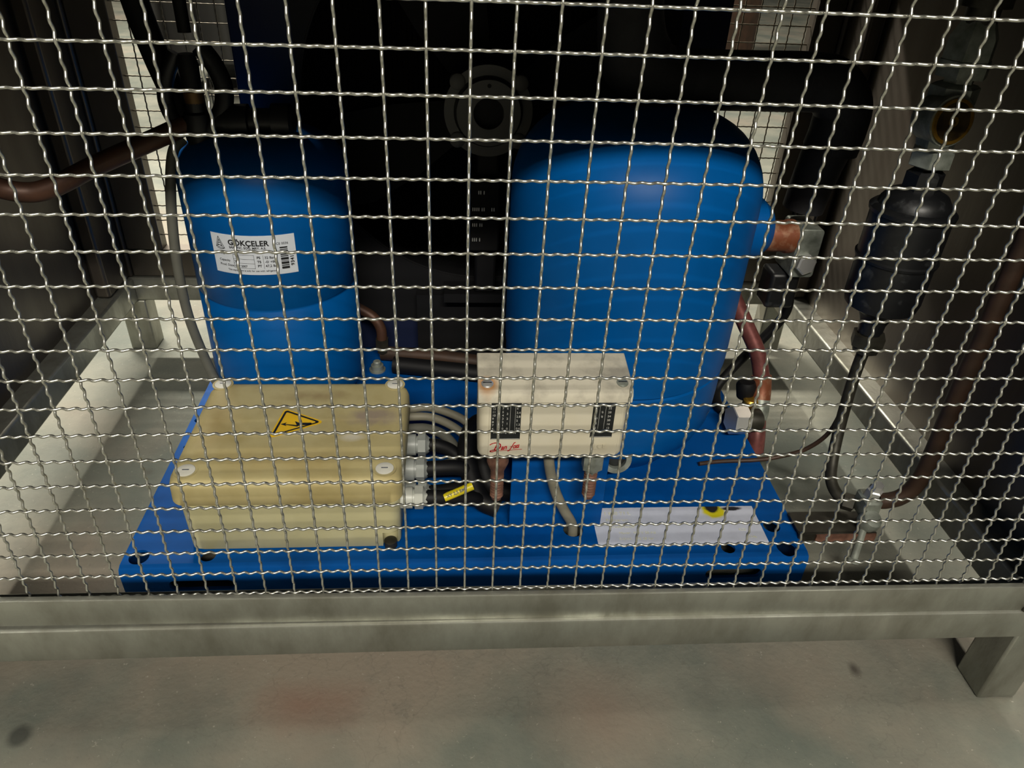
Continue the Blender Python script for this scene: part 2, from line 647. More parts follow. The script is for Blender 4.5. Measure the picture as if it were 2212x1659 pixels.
def warp(x, r):
    """the hand-made screen is not perfectly regular: gentle in-plane drift"""
    u = max(-22, min(22, x / PITCH)) / 20
    w = (max(-1, min(19, r)) - 10) / 10
    bs = (1, u, w, u * u, u * w, w * w, u ** 3, u * u * w, u * w * w, w ** 3)
    kx = (-0.00023, -0.00154, 0.00011, 0.00039, -0.0006, 0.00027, -0.00203, 0.00038, 0.00517, -0.00043)
    kz = (0.0014, 0.00047, 0.00236, -0.00256, -0.00213, -0.00221, 0.00149, 0.00035, -0.00047, -0.00343)
    return sum(a * b for a, b in zip(bs, kx)), sum(a * b for a, b in zip(bs, kz))


def wire_mesh(x0, x1, z0, z1, ypl, c0, c1, r0, r1, wr=WR, amp=AMP, drift=True, n=6, per=10):
    """woven intermediate-crimped wires; column c at x=c*PITCH, row r at z=(19-r)*PITCH"""
    bm = bmesh.new()

    def crimp(t):
        # rounded zigzag, 2.5 waves per pitch
        s = math.cos(5 * math.pi * t)
        return math.copysign(abs(s) ** 0.8, s)

    def add(pts, dirn):
        rings = []
        for i, p in enumerate(pts):
            a = pts[max(0, i - 1)]
            b = pts[min(len(pts) - 1, i + 1)]
            t = (b - a).normalized()
            xx = Vector((0, 1, 0))
            xx = (xx - t * xx.dot(t)).normalized()
            yy = t.cross(xx)
            rings.append([bm.verts.new(p + (xx * math.cos(2 * math.pi * k / n) + yy * math.sin(2 * math.pi * k / n)) * wr) for k in range(n)])
        for a, b in zip(rings[:-1], rings[1:]):
            for i in range(n):
                j = (i + 1) % n
                bm.faces.new((a[i], a[j], b[j], b[i]))

    for r in range(r0, r1 + 1):
        pts = []
        k = int(math.floor(x0 / PITCH * per))
        while k <= x1 / PITCH * per:
            c = k / per
            dx, dz = warp(c * PITCH, r) if drift else (0, 0)
            X = c * PITCH + dx
            if x0 <= X <= x1:
                pts.append(Vector((X, ypl + amp * ((-1) ** r) * crimp(c), (19 - r) * PITCH + dz)))
            k += 1
        add(pts, 0)
    for c in range(c0, c1 + 1):
        pts = []
        k = int(math.floor((r0 - 1.5) * per))
        while k <= (r1 + 1.5) * per:
            r = k / per
            dx, dz = warp(c * PITCH, r) if drift else (0, 0)
            Z = (19 - r) * PITCH + dz
            if z0 <= Z <= z1:
                pts.append(Vector((c * PITCH + dx, ypl - amp * ((-1) ** c) * crimp(r), Z)))
            k += 1
        if pts:
            add(pts, 1)
    return bm


fp = thing('front_mesh_panel', (0.0, 0.0, -0.035), 'crimped wire mesh panel in a flat steel surround closing the front of the cage', 'mesh panel')
at_ = lambda x: quad3(x, (-0.2547, 0.0317, 0.4185), (0.0036, -0.0008, -0.0055))
ab_ = lambda x: quad3(x, (-0.262, 0.0329, 0.4312), (-0.0226, -0.0273, -0.0334)) + 0.0006
finish('bottom_bar', bowed_bar(-0.462, 0.479, -0.0065, -0.001, at_, ab_, rad=0.0012), M['steel'], fp, smooth=True, angle=25)
finish('top_bar', B(-0.462, 0.479, -0.0065, -0.001, 0.450, ZT), M['steel'], fp, bevel=0.001)
finish('side_bar', B(0.429, 0.479, -0.0065, -0.001, -0.006, 0.450), M['steel'], fp, bevel=0.001)
finish('side_bar', B(-0.462, -0.430, -0.0065, -0.001, 0.004, 0.450), M['steel'], fp, bevel=0.001)
finish('wire_mesh', wire_mesh(-0.440, 0.435, -0.008, 0.458, 0.0008, -21, 21, -3, 19, n=8, per=20), M['wire'], fp, angle=180)
finish('screw', LA((0.4405, -0.0062, -0.0305), (0, -1, 0), [(0, 0.004), (0.0015, 0.004), (0.0025, 0.003), (0.0026, 0)], 16), M['dark_fitting'], fp)

bp_ = thing('back_mesh_panel', (0.0, 0.6, -0.035), 'wire mesh panel, coloured dark as backlit, closing the back of the cage behind the machine', 'mesh panel')
finish('bottom_bar', B(-0.443, 0.460, 0.590, 0.610, -0.037, 0.002), M['sheet'], bp_, bevel=0.001)
finish('top_bar', B(-0.443, 0.460, 0.590, 0.610, 0.430, ZT), M['sheet'], bp_, bevel=0.001)
finish('side_bar', B(-0.443, -0.397, 0.590, 0.610, 0.002, 0.430), M['sheet'], bp_, bevel=0.001)
finish('side_bar', B(0.426, 0.460, 0.590, 0.610, 0.002, 0.430), M['sheet'], bp_, bevel=0.001)
finish('wire_mesh', wire_mesh(-0.40, 0.43, 0.0, 0.44, 0.6, -19, 21, -2, 18, drift=False, n=6, per=10), M['wire_backlit'], bp_, angle=180)

# side sheets and roof -------------------------------------------------
lp = thing('left_sheet_panel', (-0.466, 0.3, -0.037), 'brownish stainless sheet panel closing the left side of the cage', 'sheet panel')
finish('sheet', B(-0.470, -0.466, 0.028, 0.585, -0.037, ZT), M['sheet'], lp)
finish('fold', B(-0.466, -0.447, 0.520, 0.585, -0.036, ZT), M['sheet'], lp, bevel=0.004)
rp = thing('right_sheet_panel', (0.486, 0.3, -0.037), 'dark stainless sheet panel closing the right side of the cage', 'sheet panel')
finish('sheet', B(0.484, 0.488, 0.028, 0.585, -0.037, ZT), M['sheet'], rp)
finish('fold', B(0.464, 0.484, 0.535, 0.585, -0.036, ZT), M['sheet'], rp, bevel=0.004)
tag(finish('roof_panel', B(-0.478, 0.495, -0.006, 0.62, ZT, ZT + 0.003), M['sheet']), 'flat stainless sheet roof lying on top of the cage above the machine', 'sheet panel')

# ------------------------------------------------------------------ blue base pan
PT = -0.105
pan = thing('base_pan', (0.012, 0.34, FZ), 'blue painted folded steel base plate under the compressor and receiver', 'base plate')
bm = bmesh.new()
x0, x1, y0, y1 = -0.312, 0.338, 0.122, 0.575
prof = [(y0, FZ + 0.001), (y0, PT - 0.006), (y0 + 0.0015, PT - 0.002), (y0 + 0.006, PT), (y1, PT), (y1, PT - 0.003), (y0 + 0.008, PT - 0.003), (y0 + 0.004, PT - 0.007), (y0 + 0.003, FZ + 0.001)]
s0 = [bm.verts.new((x0, y, z)) for y, z in prof]
s1 = [bm.verts.new((x1, y, z)) for y, z in prof]
for i in range(len(prof)):
    j = (i + 1) % len(prof)
    bm.faces.new((s0[i], s0[j], s1[j], s1[i]))
bm.faces.new(s0)
bm.faces.new(s1[::-1])
cut = bmesh.new()
for (hx, hy, hr, sq) in ((-0.298, 0.137, 0.009, 1.0), (-0.236, 0.137, 0.007, 1), (0.260, 0.1345, 0.007, 1), (0.3145, 0.163, 0.0085, 1),
                         (0.319, 0.1335, 0.010, 1.0), (0.1105, 0.163, 0.010, 1), (0.100, 0.215, 0.022, 1), (-0.303, 0.35, 0.005, 1), (-0.303, 0.30, 0.003, 1)):
    lathe(cut, (hx, hy, PT - 0.02), (0, 0, 1), [(0, hr), (0.04, hr)], 24)
for (a, b) in ((-0.271, -0.212), (0.238, 0.294)):
    layers(cut, rrect(a, b, -0.1335, -0.1215, 0.0055), [(y0 - 0.01, 0), (y0 + 0.0045, 0)], 'xz')
bm = boolean_cut(bm, cut)
finish('plate', bm, M['blue_pan'], pan, angle=40)
for xx in (x0, x1 - 0.003):
    finish('side_flange', B(xx, xx + 0.003, y0 + 0.012, y1, FZ + 0.001, PT - 0.0031), M['blue_pan'], pan)
st = finish('sticker', B(0.1325, 0.3035, 0.139, 0.1925, PT, PT + 0.0005), M['plate'], pan, smooth=False)
# sticker outline follows the measured trapezoid-free rectangle; give it its own coordinates for the burn marks
st.data.transform(Matrix.Translation(Vector(ORI['base_pan']) - Vector((0.1325, 0.139, PT))))
st.location = Vector((0.1325, 0.139, PT)) - Vector(ORI['base_pan'])
ORI[st.name] = Vector((0.1325, 0.139, PT))
for rows in ((('1 800 71 L', 0.012, 0.043, 0.0065), ('Refrigerant', 0.013, 0.034, 0.005), ('Kompressor', 0.016, 0.0245, 0.005),
              ('Motor  400 V 50 Hz', 0.023, 0.016, 0.0045), ('R404A    PS 28 bar', 0.022, 0.008, 0.0045)), (('R134a', 0.150, 0.008, 0.0045),), (('R22', 0.146, 0.018, 0.0045),)):
    tb = bmesh.new()
    for (s, px, py, sz) in rows:
        merge(tb, text_bm(s, sz), lambda v, px=px, py=py: Vector((0.1325 + px + v.x, 0.139 + py + v.y, PT + 0.0006 + v.z)))
    finish('printed_text', tb, M['faded_print'], st, smooth=False)
# mounting bolts on the pan
for (bx, by) in ((-0.107, 0.458), (0.03, 0.50)):
    b = finish('mounting_bolt', LA((bx, by, PT), (0, 0, 1), [(0, 0.0105), (0.002, 0.0105), (0.0022, 0.008), (0.008, 0.008), (0.0082, 0.005), (0.013, 0.005), (0.014, 0.004), (0.014, 0)], 6 if bx > 0 else 24), M['fitting'], pan)

# ------------------------------------------------------------------ compressor
cx, cy = 0.170, 0.34
cp = thing('compressor', (cx, cy, PT), 'large glossy blue hermetic compressor shell standing right of centre on the base plate', 'compressor')
prof = [(0, 0.086), (0.006, 0.090), (0.016, 0.099), (0.030, 0.109), (0.048, 0.1165), (0.066, 0.1185), (0.085, 0.1192), (0.108, 0.1196), (0.1130, 0.1196), (0.1145, 0.1176), (0.1165, 0.1176), (0.118, 0.1208), (0.124, 0.1212)]
prof += [(z - PT, 0.1215) for z in (0.03, 0.06, 0.10, 0.14, 0.175)]
for k in range(1, 13):
    a = math.radians(90 * k / 12)
    prof.append((0.184 - PT + 0.072 * math.sin(a), 0.0555 + 0.066 * math.cos(a)))
prof += [(0.2575 - PT, 0.03), (0.258 - PT, 0)]
finish('shell', LA((cx, cy, PT), (0, 0, 1), prof, 96), M['blue'], cp, angle=50)
sg = finish('sight_glass', ring(bmesh.new(), (0.1620, 0.2420, -0.0705), (-0.05, -1, 0.22), 0.0105, 0.0160, 0.018), M['fitting'], cp)
finish('lens', LA((0.1620, 0.2420, -0.0705), (-0.05, -1, 0.22), [(0.0, 0.0108), (0.012, 0.0108), (0.013, 0.008), (0.013, 0)], 32), M['black_scale'], sg)
# suction boss at the right
finish('suction_boss', LA((cx + 0.098, cy + 0.012, 0.140), (1, 0.05, -0.04), [(0, 0.034), (0.040, 0.032), (0.050, 0.024), (0.053, 0.018), (0.053, 0)], 32), M['blue'], cp)
finish('suction_stub', LA((cx + 0.150, cy + 0.014, 0.130), (1, 0.08, -0.04), [(0, 0.016), (0.002, 0.0165), (0.022, 0.0165), (0.024, 0.018), (0.030, 0.018), (0.031, 0.014), (0.031, 0)], 32), M['copper_bright'], cp)
for a in (205, 95):
    ca, sa = math.cos(math.radians(a)), math.sin(math.radians(a))
    q = bmesh.new()
    for (rr, w, zz) in ((0.07, 0.03, 0.0),):
        pass
    box(q, 0.075, 0.118, -0.018, 0.018, 0.0, 0.006)
    t = bmesh.new()
    q.verts.index_update()
    merge(t, q, lambda v, ca=ca, sa=sa: Vector((cx + v.x * ca - v.y * sa, cy + v.x * sa + v.y * ca, PT + v.z)))
    finish('foot', t, M['blue'], cp, bevel=0.002)
# small scratches/reflective stickers on the lower right of the shell
for (ang, z0_, w_, h_) in ((-36, -0.040, 0.012, 0.003), (-28, -0.060, 0.003, 0.016)):
    q = bmesh.new()
    box(q, -w_ / 2, w_ / 2, -0.0002, 0.0002, 0, h_)
    q.verts.index_update()
    rr_ = 0.1200 if z0_ > -0.05 else 0.1155
    an = math.radians(ang)
    t = bmesh.new()
    merge(t, q, lambda v: Vector((cx + (rr_ + v.z * 0.2) * math.cos(an) - v.x * math.sin(an), cy + (rr_ + v.z * 0.2) * math.sin(an) + v.x * math.cos(an), z0_ + v.z)))
    finish('bare_scratch', t, M['fitting'], cp)

# ------------------------------------------------------------------ receiver tank
tx, ty, tr = -0.205, 0.418, 0.0865
rt = thing('receiver_tank', (tx, ty, PT), 'narrower dark blue liquid receiver tank with a white rating label, left behind the cream box', 'tank')
prof = [(0.0, 0.045), (0.006, 0.052), (0.010, 0.072), (0.018, 0.080), (0.030, 0.0855), (0.045, tr), (0.1480, tr), (0.1500, tr - 0.0022), (0.1530, tr - 0.0022), (0.155, tr), (0.276, tr)]
for k in range(1, 11):
    a = math.radians(90 * k / 10)
    prof.append((0.276 + 0.040 * math.sin(a), 0.030 + (tr - 0.030) * math.cos(a)))
prof += [(0.317, 0.02), (0.317, 0)]
finish('shell', LA((tx, ty, PT), (0, 0, 1), prof, 80), M['blue'], rt, angle=50)
fo = bmesh.new()
ring(fo, (tx, ty, PT), (0, 0, 1), 0.050, 0.064, 0.010)
finish('base_ring', fo, M['blue'], rt)
finish('mounting_lug', B(tx + 0.052, tx + 0.090, ty - 0.058, ty - 0.03, PT, PT + 0.008), M['blue'], rt, bevel=0.003)
LBW, LBH = 0.0835, 0.0415


def tankmap(r, skew=0.0):
    def f(v):
        a = math.radians(-118.3) + v.x / tr
        return Vector((tx + (r + v.z) * math.cos(a), ty + (r + v.z) * math.sin(a), 0.0895 + v.y))
    return f


lb = bmesh.new()
g = []
for i in range(25):
    col = []
    for (yy, zz) in ((0, 0), (LBH, 0), (LBH, 0.0004), (0, 0.0004)):
        col.append(lb.verts.new(tankmap(tr)(Vector((LBW * i / 24, yy, zz)))))
    g.append(col)
for a, b in zip(g[:-1], g[1:]):
    for k in range(4):
        lb.faces.new((a[k], b[k], b[(k + 1) % 4], a[(k + 1) % 4]))
lb.faces.new(g[0])
lb.faces.new(g[-1][::-1])
lab = finish('rating_label', lb, M['label'], rt)
lab['label'] = 'white printed rating label'
tk = bmesh.new()
tm = tankmap(tr + 0.00055)


def put(s, px, py, sz, bold=0.0, rot=False, space=1.0):
    t = text_bm(s, sz, bold, space=space)
    if rot:
        merge(tk, t, lambda v: tm(Vector((px - v.y, py + v.x, v.z))))
    else:
        merge(tk, t, lambda v: tm(Vector((px + v.x, py + v.y, v.z))))


put('GÖKÇELER', 0.0185, 0.0310, 0.0078, 0.00022, space=1.02)
put('SAN. TIC. SOG. MRY. A.S.', 0.0190, 0.0275, 0.0033, 0.00006)
put('www.gokcelersogutma.com', 0.0260, 0.0238, 0.0030, 0.00003)
put('TYPE', 0.006, 0.0200, 0.0030, 0.00006)
put('Capacity', 0.006, 0.0130, 0.0034)
put('Prod. Date', 0.006, 0.0080, 0.0034)
put('V L', 0.0225, 0.0130, 0.0034, 0.00004)
put('06 / 2007', 0.0225, 0.0080, 0.0032, 0.00004)
put('PS', 0.0450, 0.0175, 0.0036, 0.00010)
put('TS', 0.0450, 0.0130, 0.0036, 0.00010)
put('PT', 0.0450, 0.0085, 0.0036, 0.00010)
put('32 Bar', 0.0525, 0.0175, 0.0036, 0.00004)
put('-0/ +80', 0.0525, 0.0130, 0.0036, 0.00004)
put('47,2 Bar', 0.0525, 0.0085, 0.0036, 0.00004)
put('This equipment is only for use with refrigerants', 0.014, 0.0035, 0.0026)
put('CE 0036', 0.0650, 0.0315, 0.0034)
put('93417', 0.0805, 0.0080, 0.0050, 0.00015, rot=True, space=1.15)
for k, (ya, yb) in enumerate(((0.0055, 0.0080), (0.0088, 0.0098), (0.0106, 0.0130), (0.0138, 0.0144), (0.0152, 0.0176), (0.0186, 0.0196), (0.0204, 0.0216), (0.0226, 0.0250), (0.0258, 0.0266), (0.0276, 0.0290))):
    rect2(tk, 0.0680, 0.0755, ya, yb, tm, nx=2)
for (a, b, c, d) in ((0.0215, 0.0425, 0.0210, 0.02125), (0.0215, 0.0425, 0.0165, 0.01675), (0.0215, 0.0425, 0.0120, 0.01225), (0.0215, 0.0425, 0.0068, 0.00705), (0.0215, 0.02175, 0.0068, 0.0212),
                     (0.04225, 0.0425, 0.0068, 0.0212), (0.0510, 0.05125, 0.0068, 0.0212)):
    rect2(tk, a, b, c, d, tm, nx=2)
# sail-like triangle logo, drawn as strokes


def stroke(dst, pts, w, fn):
    for (a, b) in zip(pts[:-1], pts[1:]):
        a, b = Vector((*a, 0)), Vector((*b, 0))
        d = (b - a).normalized()
        nn = Vector((-d.y, d.x, 0)) * w / 2
        a = a - d * w * .3
        b = b + d * w * .3
        q = bmesh.new()
        vs = [q.verts.new(p) for p in (a - nn, b - nn, b + nn, a + nn)]
        q.faces.new(vs)
        q.verts.index_update()
        merge(dst, q, fn)


for pts in ([(0.0085, 0.0385), (0.0048, 0.0275), (0.0140, 0.0265), (0.0085, 0.0385)], [(0.0088, 0.0355), (0.0068, 0.0295), (0.0112, 0.0292), (0.0088, 0.0355)],
            [(0.0058, 0.0285), (0.0090, 0.0295), (0.0120, 0.0280)], [(0.0075, 0.0315), (0.0100, 0.0318)], [(0.006, 0.0262), (0.010, 0.0255), (0.013, 0.0262)]):
    stroke(tk, pts, 0.0006, tm)
finish('label_print', tk, M['black_print'], lab, smooth=False)

# ------------------------------------------------------------------ cream junction box
jb = thing('junction_box', (-0.158, 0.225, PT), 'cream plastic electrical junction box with a stained yellowed lid and a shock warning triangle', 'electrical box')
bm = layers(bmesh.new(), rrect(-0.2535, -0.0585, 0.143, 0.298, 0.012), [(PT + 0.0005, 0.002), (PT + 0.003, 0.0), (-0.049, -0.001), (-0.047, 0.004)])
cut = bmesh.new()
lathe(cut, (-0.068, 0.146, PT - 0.005), (0, 0, 1), [(0, 0.0075), (0.025, 0.0075)], 24)
bm = boolean_cut(bm, cut)
finish('body', bm, M['cream_box'], jb, angle=40)
JX, JY = -0.158, 0.222
lid = layers(bmesh.new(), rrect(-0.2615, -0.0545, 0.1415, 0.305, 0.015, 8),
             [(-0.0480, 0.0022), (-0.0465, 0.0), (-0.0300, 0.0006), (-0.0245, 0.0022), (-0.0215, 0.0050), (-0.0200, 0.0090), (-0.0195, 0.014)])
lo = finish('lid', lid, M['cream_lid'], jb, angle=60)
for (sx, sy) in ((-0.2455, 0.1580), (-0.0705, 0.1580), (-0.2480, 0.2965), (-0.0700, 0.2955)):
    rg = finish('screw_recess', ring(bmesh.new(), (sx, sy, -0.0200), (0, 0, 1), 0.0085, 0.0105, 0.0009), M['cream_lid'], jb)
    sc = finish('lid_screw', LA((sx, sy, -0.0205), (0, 0, 1), [(0, 0.0082), (0.0018, 0.0082), (0.0023, 0.0074), (0.0023, 0)], 28), M['white'], jb)
    sl = bmesh.new()
    box(sl, sx - 0.003, sx + 0.003, sy - 0.0006, sy + 0.0006, -0.0184, -0.0180)
    finish('slot', sl, M['grey_print'], sc)
# corner gusset in front right under the lid
finish('mounting_boss', LA((-0.068, 0.146, PT), (0, 0, 1), [(0, 0.006), (0.007, 0.006), (0.008, 0.004), (0.008, 0)], 20), M['dark_fitting'], jb)
# warning triangle: apex to the right
tri = [(-0.1835, 0.2030), (-0.1335, 0.2290), (-0.1765, 0.2520)]
tri_c = Vector((sum(p[0] for p in tri) / 3, sum(p[1] for p in tri) / 3))


def rtri(scale, r, n=5):
    pts = [tri_c + (Vector(p) - tri_c) * scale for p in tri]
    out = []
    for i in range(3):
        p, a, b = pts[i], pts[i - 1], pts[(i + 1) % 3]
        u = (a - p).normalized()
        v = (b - p).normalized()
        d = (u + v).normalized()
        half = u.angle(v) / 2
        c = p + d * (r / math.sin(half))
        s = p + u * (r / math.tan(half))
        e = p + v * (r / math.tan(half))
        a0 = math.atan2(s.y - c.y, s.x - c.x)
        a1 = math.atan2(e.y - c.y, e.x - c.x)
        while a1 - a0 > math.pi:
            a1 -= 2 * math.pi
        while a1 - a0 < -math.pi:
            a1 += 2 * math.pi
        for k in range(n + 1):
            t = a0 + (a1 - a0) * k / n
            out.append((c.x + r * math.cos(t), c.y + r * math.sin(t)))
    return out


def flat(poly, z, h):
    return layers(bmesh.new(), poly, [(z, 0), (z + h, 0)])


LZ = -0.0192
ws = finish('warning_sticker', flat(rtri(1.0, 0.003), LZ, 0.0002), M['yellow'], jb, smooth=False)
ws['label'] = 'yellow triangular electric shock sticker'
bd = bmesh.new()
o_, i_ = rtri(0.88, 0.0022), rtri(0.74, 0.0012)
vo = [bd.verts.new((p[0], p[1], LZ + 0.0004)) for p in o_]
vi = [bd.verts.new((p[0], p[1], LZ + 0.0004)) for p in i_]
for i in range(len(vo)):
    j = (i + 1) % len(vo)
    bd.faces.new((vo[i], vo[j], vi[j], vi[i]))
finish('black_border', bd, M['black_print'], ws, smooth=False)
ft = bmesh.new()
ft.faces.new([ft.verts.new((*p, LZ + 0.0004)) for p in ((-0.1465, 0.2276), (-0.1460, 0.2242), (-0.1568, 0.2236), (-0.1591, 0.2214), (-0.1715, 0.2246), (-0.1715, 0.2257), (-0.1601, 0.2240), (-0.1628, 0.2302), (-0.1584, 0.2277))][::-1])
ft.faces.new([ft.verts.new((*p, LZ + 0.0004)) for p in ((-0.1757, 0.2254), (-0.1700, 0.2284), (-0.1715, 0.2252), (-0.1693, 0.2222))])
finish('lightning_arrow', ft, M['black_print'], ws, smooth=False)
# cable glands on the right side
for (gy, gz, ln, mt, r_) in ((0.242, -0.0585, 0.024, 'grey_plastic', 0.0122), (0.203, -0.0585, 0.024, 'grey_plastic', 0.0122), (0.163, -0.0595, 0.024, 'light_grey_plastic', 0.0112), (0.196, -0.0830, 0.026, 'grey_plastic', 0.0110)):
    gl = finish('cable_gland', LA((-0.0600, gy, gz), (1, 0, 0), [(0, r_ - .001), (ln * .55, r_ - .001), (ln * .56, r_ - 0.003), (ln * .64, r_ - 0.003)], 24), M[mt], jb)
    finish('gland_nut', LA((-0.0600 + ln * .64, gy, gz), (1, 0, 0), [(0, r_), (ln * .32, r_), (ln * .36, r_ - 0.002), (ln * .5, 0.007), (ln * .5, 0)], 6), M[mt], gl)

# ------------------------------------------------------------------ pressure switch
pw = thing('pressure_switch', (0.073, 0.142, 0.025), 'ivory dual pressure switch with black scale windows and red script lettering', 'pressure switch')
bm = bmesh.new()
layers(bm, rrect(0.0120, 0.1355, 0.0205, 0.0905, 0.005), [(0.1665, 0.0005), (0.130, 0.0), (0.1255, 0.0008), (0.1225, 0.0024), (0.1212, 0.0048)], 'xz')
finish('housing', bm, M['ivory'], pw, angle=50)
fpn = layers(bmesh.new(), rrect(0.0205, 0.1300, 0.0225, 0.0835, 0.004), [(0.1214, 0), (0.1207, 0.0004)], 'xz')
finish('front_plate', fpn, M['ivory'], pw, angle=30)
# folded top cover: slopes up to the back, short lip down the front, cut-off right back corner
tc_ = bmesh.new()
sec = [(0.1200, 0.0790), (0.1200, 0.0860), (0.1225, 0.0905), (0.1285, 0.0925), (0.1670, 0.0985), (0.1670, 0.0900), (0.1290, 0.0880), (0.1225, 0.0790)]
L_ = [tc_.verts.new((0.0115, y, z)) for y, z in sec]
R__ = [tc_.verts.new((0.1370 if y > 0.15 else 0.1372, y, z)) for y, z in sec]
for i in range(len(sec)):
    j = (i + 1) % len(sec)
    tc_.faces.new((L_[i], L_[j], R__[j], R__[i]))
tc_.faces.new(L_)
tc_.faces.new(R__[::-1])
co = finish('top_cover', tc_, M['ivory_cover'], pw, angle=50, bevel=0.0008)
co['label'] = 'dusty top cover with rust stain'
co.data.transform(Matrix.Translation(ORI['pressure_switch'] - Vector((0.0115, 0.120, 0.09))))
co.location = Vector((0.0115, 0.120, 0.09)) - ORI['pressure_switch']
for (sx, sy, mt) in ((0.0190, 0.1290, 'chrome'), (0.1290, 0.1300, 'fitting')):
    s_ = finish('cover_screw', LA((sx, sy, 0.0912), (0, -0.12, 1), [(0, 0.0050), (0.0015, 0.0050), (0.0024, 0.004), (0.0027, 0.002), (0.0027, 0)], 24), M[mt], pw)
    q = bmesh.new()
    box(q, sx - 0.0035, sx + 0.0035, sy - 0.0011, sy - 0.0003, 0.0937, 0.0942)
    finish('slot', q, M['black_print'], s_)


def kpf(yy=0.1203):
    return lambda v: Vector((v.x, yy - v.z, v.y))


kf = kpf(0.1200)
for (a, b, c, d, left) in ((0.0225, 0.0468, 0.0425, 0.0790, True), (0.1055, 0.1240, 0.0440, 0.0790, False)):
    w = finish('scale_window', layers(bmesh.new(), [(a, c), (b, c), (b, d), (a, d)], [(0.1208, 0), (0.1203, 0)], 'xz'), M['black_scale'], pw, smooth=False)
    q = bmesh.new()
    wdt = b - a
    lines = ((0.20, 0.66, 1), (0.63, 0.64, 1), (0.80, 0.66, 1)) if left else ((0.30, 0.66, 1), (0.56, 0.66, 1))
    for (f0, hgt, _) in lines:
        rect2(q, a + wdt * f0, a + wdt * f0 + 0.00022, c + 0.009, d - 0.002, kf)
    rect2(q, a + 0.0004, b - 0.0004, c + 0.0006, c + 0.0009, kf)
    if left:
        rect2(q, a + wdt * .64, a + wdt * .80, c + 0.0090, c + 0.0093, kf)
    cols_ = ((0.03, ('12', '11', '10', '9', '8', '7', '6')), (0.36, ('7', '5', '4', '3', '2', '1', '0')), (0.51, ('4', '3', '2', '1', '0')), (0.84, ('4', '3.4', '2.8', '2', '1.2', '0.6'))) if left else ((0.08, ('6', '8', '10', '12', '15')), (0.68, ('32', '28', '24', '20', '16', '12')))
    for (f0, ss) in cols_:
        for k, s in enumerate(ss):
            merge(q, text_bm(s, 0.0028), lambda v, f0=f0, k=k, a=a, wdt=wdt, d=d, ss=ss: kf(Vector((a + wdt * f0 + v.x, d - 0.006 - k * 0.020 / (len(ss) - 1) + v.y, v.z))))
    for (s, f0, hh) in ((('bar', 0.08, 0.0068), ('psig', 0.36, 0.0068), ('IP 44', 0.62, 0.0060)) if left else (('bar', 0.12, 0.0068), ('psig', 0.55, 0.0068))):
        merge(q, text_bm(s, 0.0028), lambda v, f0=f0, hh=hh, a=a, wdt=wdt, c=c: kf(Vector((a + wdt * f0 + v.x, c + hh + v.y, v.z))))
    finish('scale_print', q, M['scale_print'], w, smooth=False)
    if not left:
        for hh in (0.0655, 0.0700):
            finish('pointer', LA((a + wdt * .43, 0.1203, hh), (0, -1, 0), [(0, 0.0009), (0.001, 0.0006), (0.001, 0)], 12), M['chrome'], w)
lg = bmesh.new()
merge(lg, text_bm('an', 0.0100, 0.00016, 0.30, space=0.95), lambda v: kf(Vector((0.0312 + v.x * 0.56, 0.0318 + v.y * 0.70 + v.x * 0.07, v.z + 0.0001))))
merge(lg, text_bm('oss', 0.0100, 0.00016, 0.30, space=0.90), lambda v: kf(Vector((0.0412 + v.x * 0.44, 0.0331 + v.y * 0.70 + v.x * 0.07, v.z + 0.0001))))
lf = lambda v: kf(v + Vector((0, 0, 0.0002)))
stroke(lg, [(0.0222, 0.0372), (0.0238, 0.0384), (0.0262, 0.0392), (0.0290, 0.0391), (0.0310, 0.0376), (0.0311, 0.0352), (0.0296, 0.0328), (0.0268, 0.0306), (0.0240, 0.0297), (0.0225, 0.0299), (0.0226, 0.0307), (0.0246, 0.0316), (0.0275, 0.0318)], 0.00085, lf)
stroke(lg, [(0.0287, 0.0388), (0.0270, 0.0345), (0.0258, 0.0315)], 0.0010, lf)
stroke(lg, [(0.0300, 0.0309), (0.0390, 0.0315), (0.0490, 0.0322)], 0.00045, lf)
stroke(lg, [(0.0372, 0.0304), (0.0386, 0.0312), (0.0405, 0.0350), (0.0424, 0.0392), (0.0434, 0.0397)], 0.00075, lf)
stroke(lg, [(0.0390, 0.0352), (0.0412, 0.0355)], 0.0004, lf)
finish('red_lettering', lg, M['red_print'], pw, smooth=False)
ce = bmesh.new()
merge(ce, text_bm('CE', 0.0060, 0.0001, space=1.1), lambda v: kf(Vector((0.1125 + v.x, 0.0325 + v.y, v.z + 0.0001))))
stroke(ce, [(0.1100, 0.0385), (0.1100, 0.0315), (0.1215, 0.0315)], 0.0003, lf)
finish('embossed_mark', ce, M['ivory'], pw, smooth=False)
for (bx_, by_, k) in ((0.0310, 0.143, 0), (0.1160, 0.143, 1)):
    zt = 0.0210
    if k == 0:
        b_ = finish('connector', LA((bx_, by_, zt), (0, 0, -1), [(0, 0.0085), (0.002, 0.0095), (0.020, 0.0098), (0.024, 0.0085), (0.030, 0.0062), (0.034, 0.0060)], 28), M['rusty'], pw)
    else:
        b_ = finish('connector', LA((bx_, by_, zt), (0, 0, -1), [(0, 0.0085), (0.012, 0.0085), (0.0122, 0.0100), (0.028, 0.0100), (0.030, 0.0065), (0.034, 0.0060)], 6), M['fitting'], pw)
    pr = [(0, 0.0055)]
    for q_ in range(9):
        pr += [(0.002 + q_ * 0.0032, 0.0062), (0.0034 + q_ * 0.0032, 0.0052)]
    pr += [(0.032, 0.0045), (0.033, 0)]
    finish('threaded_stem', LA((bx_, by_, zt - 0.032), (0, 0, -1), pr, 20), M['rusty'], b_)
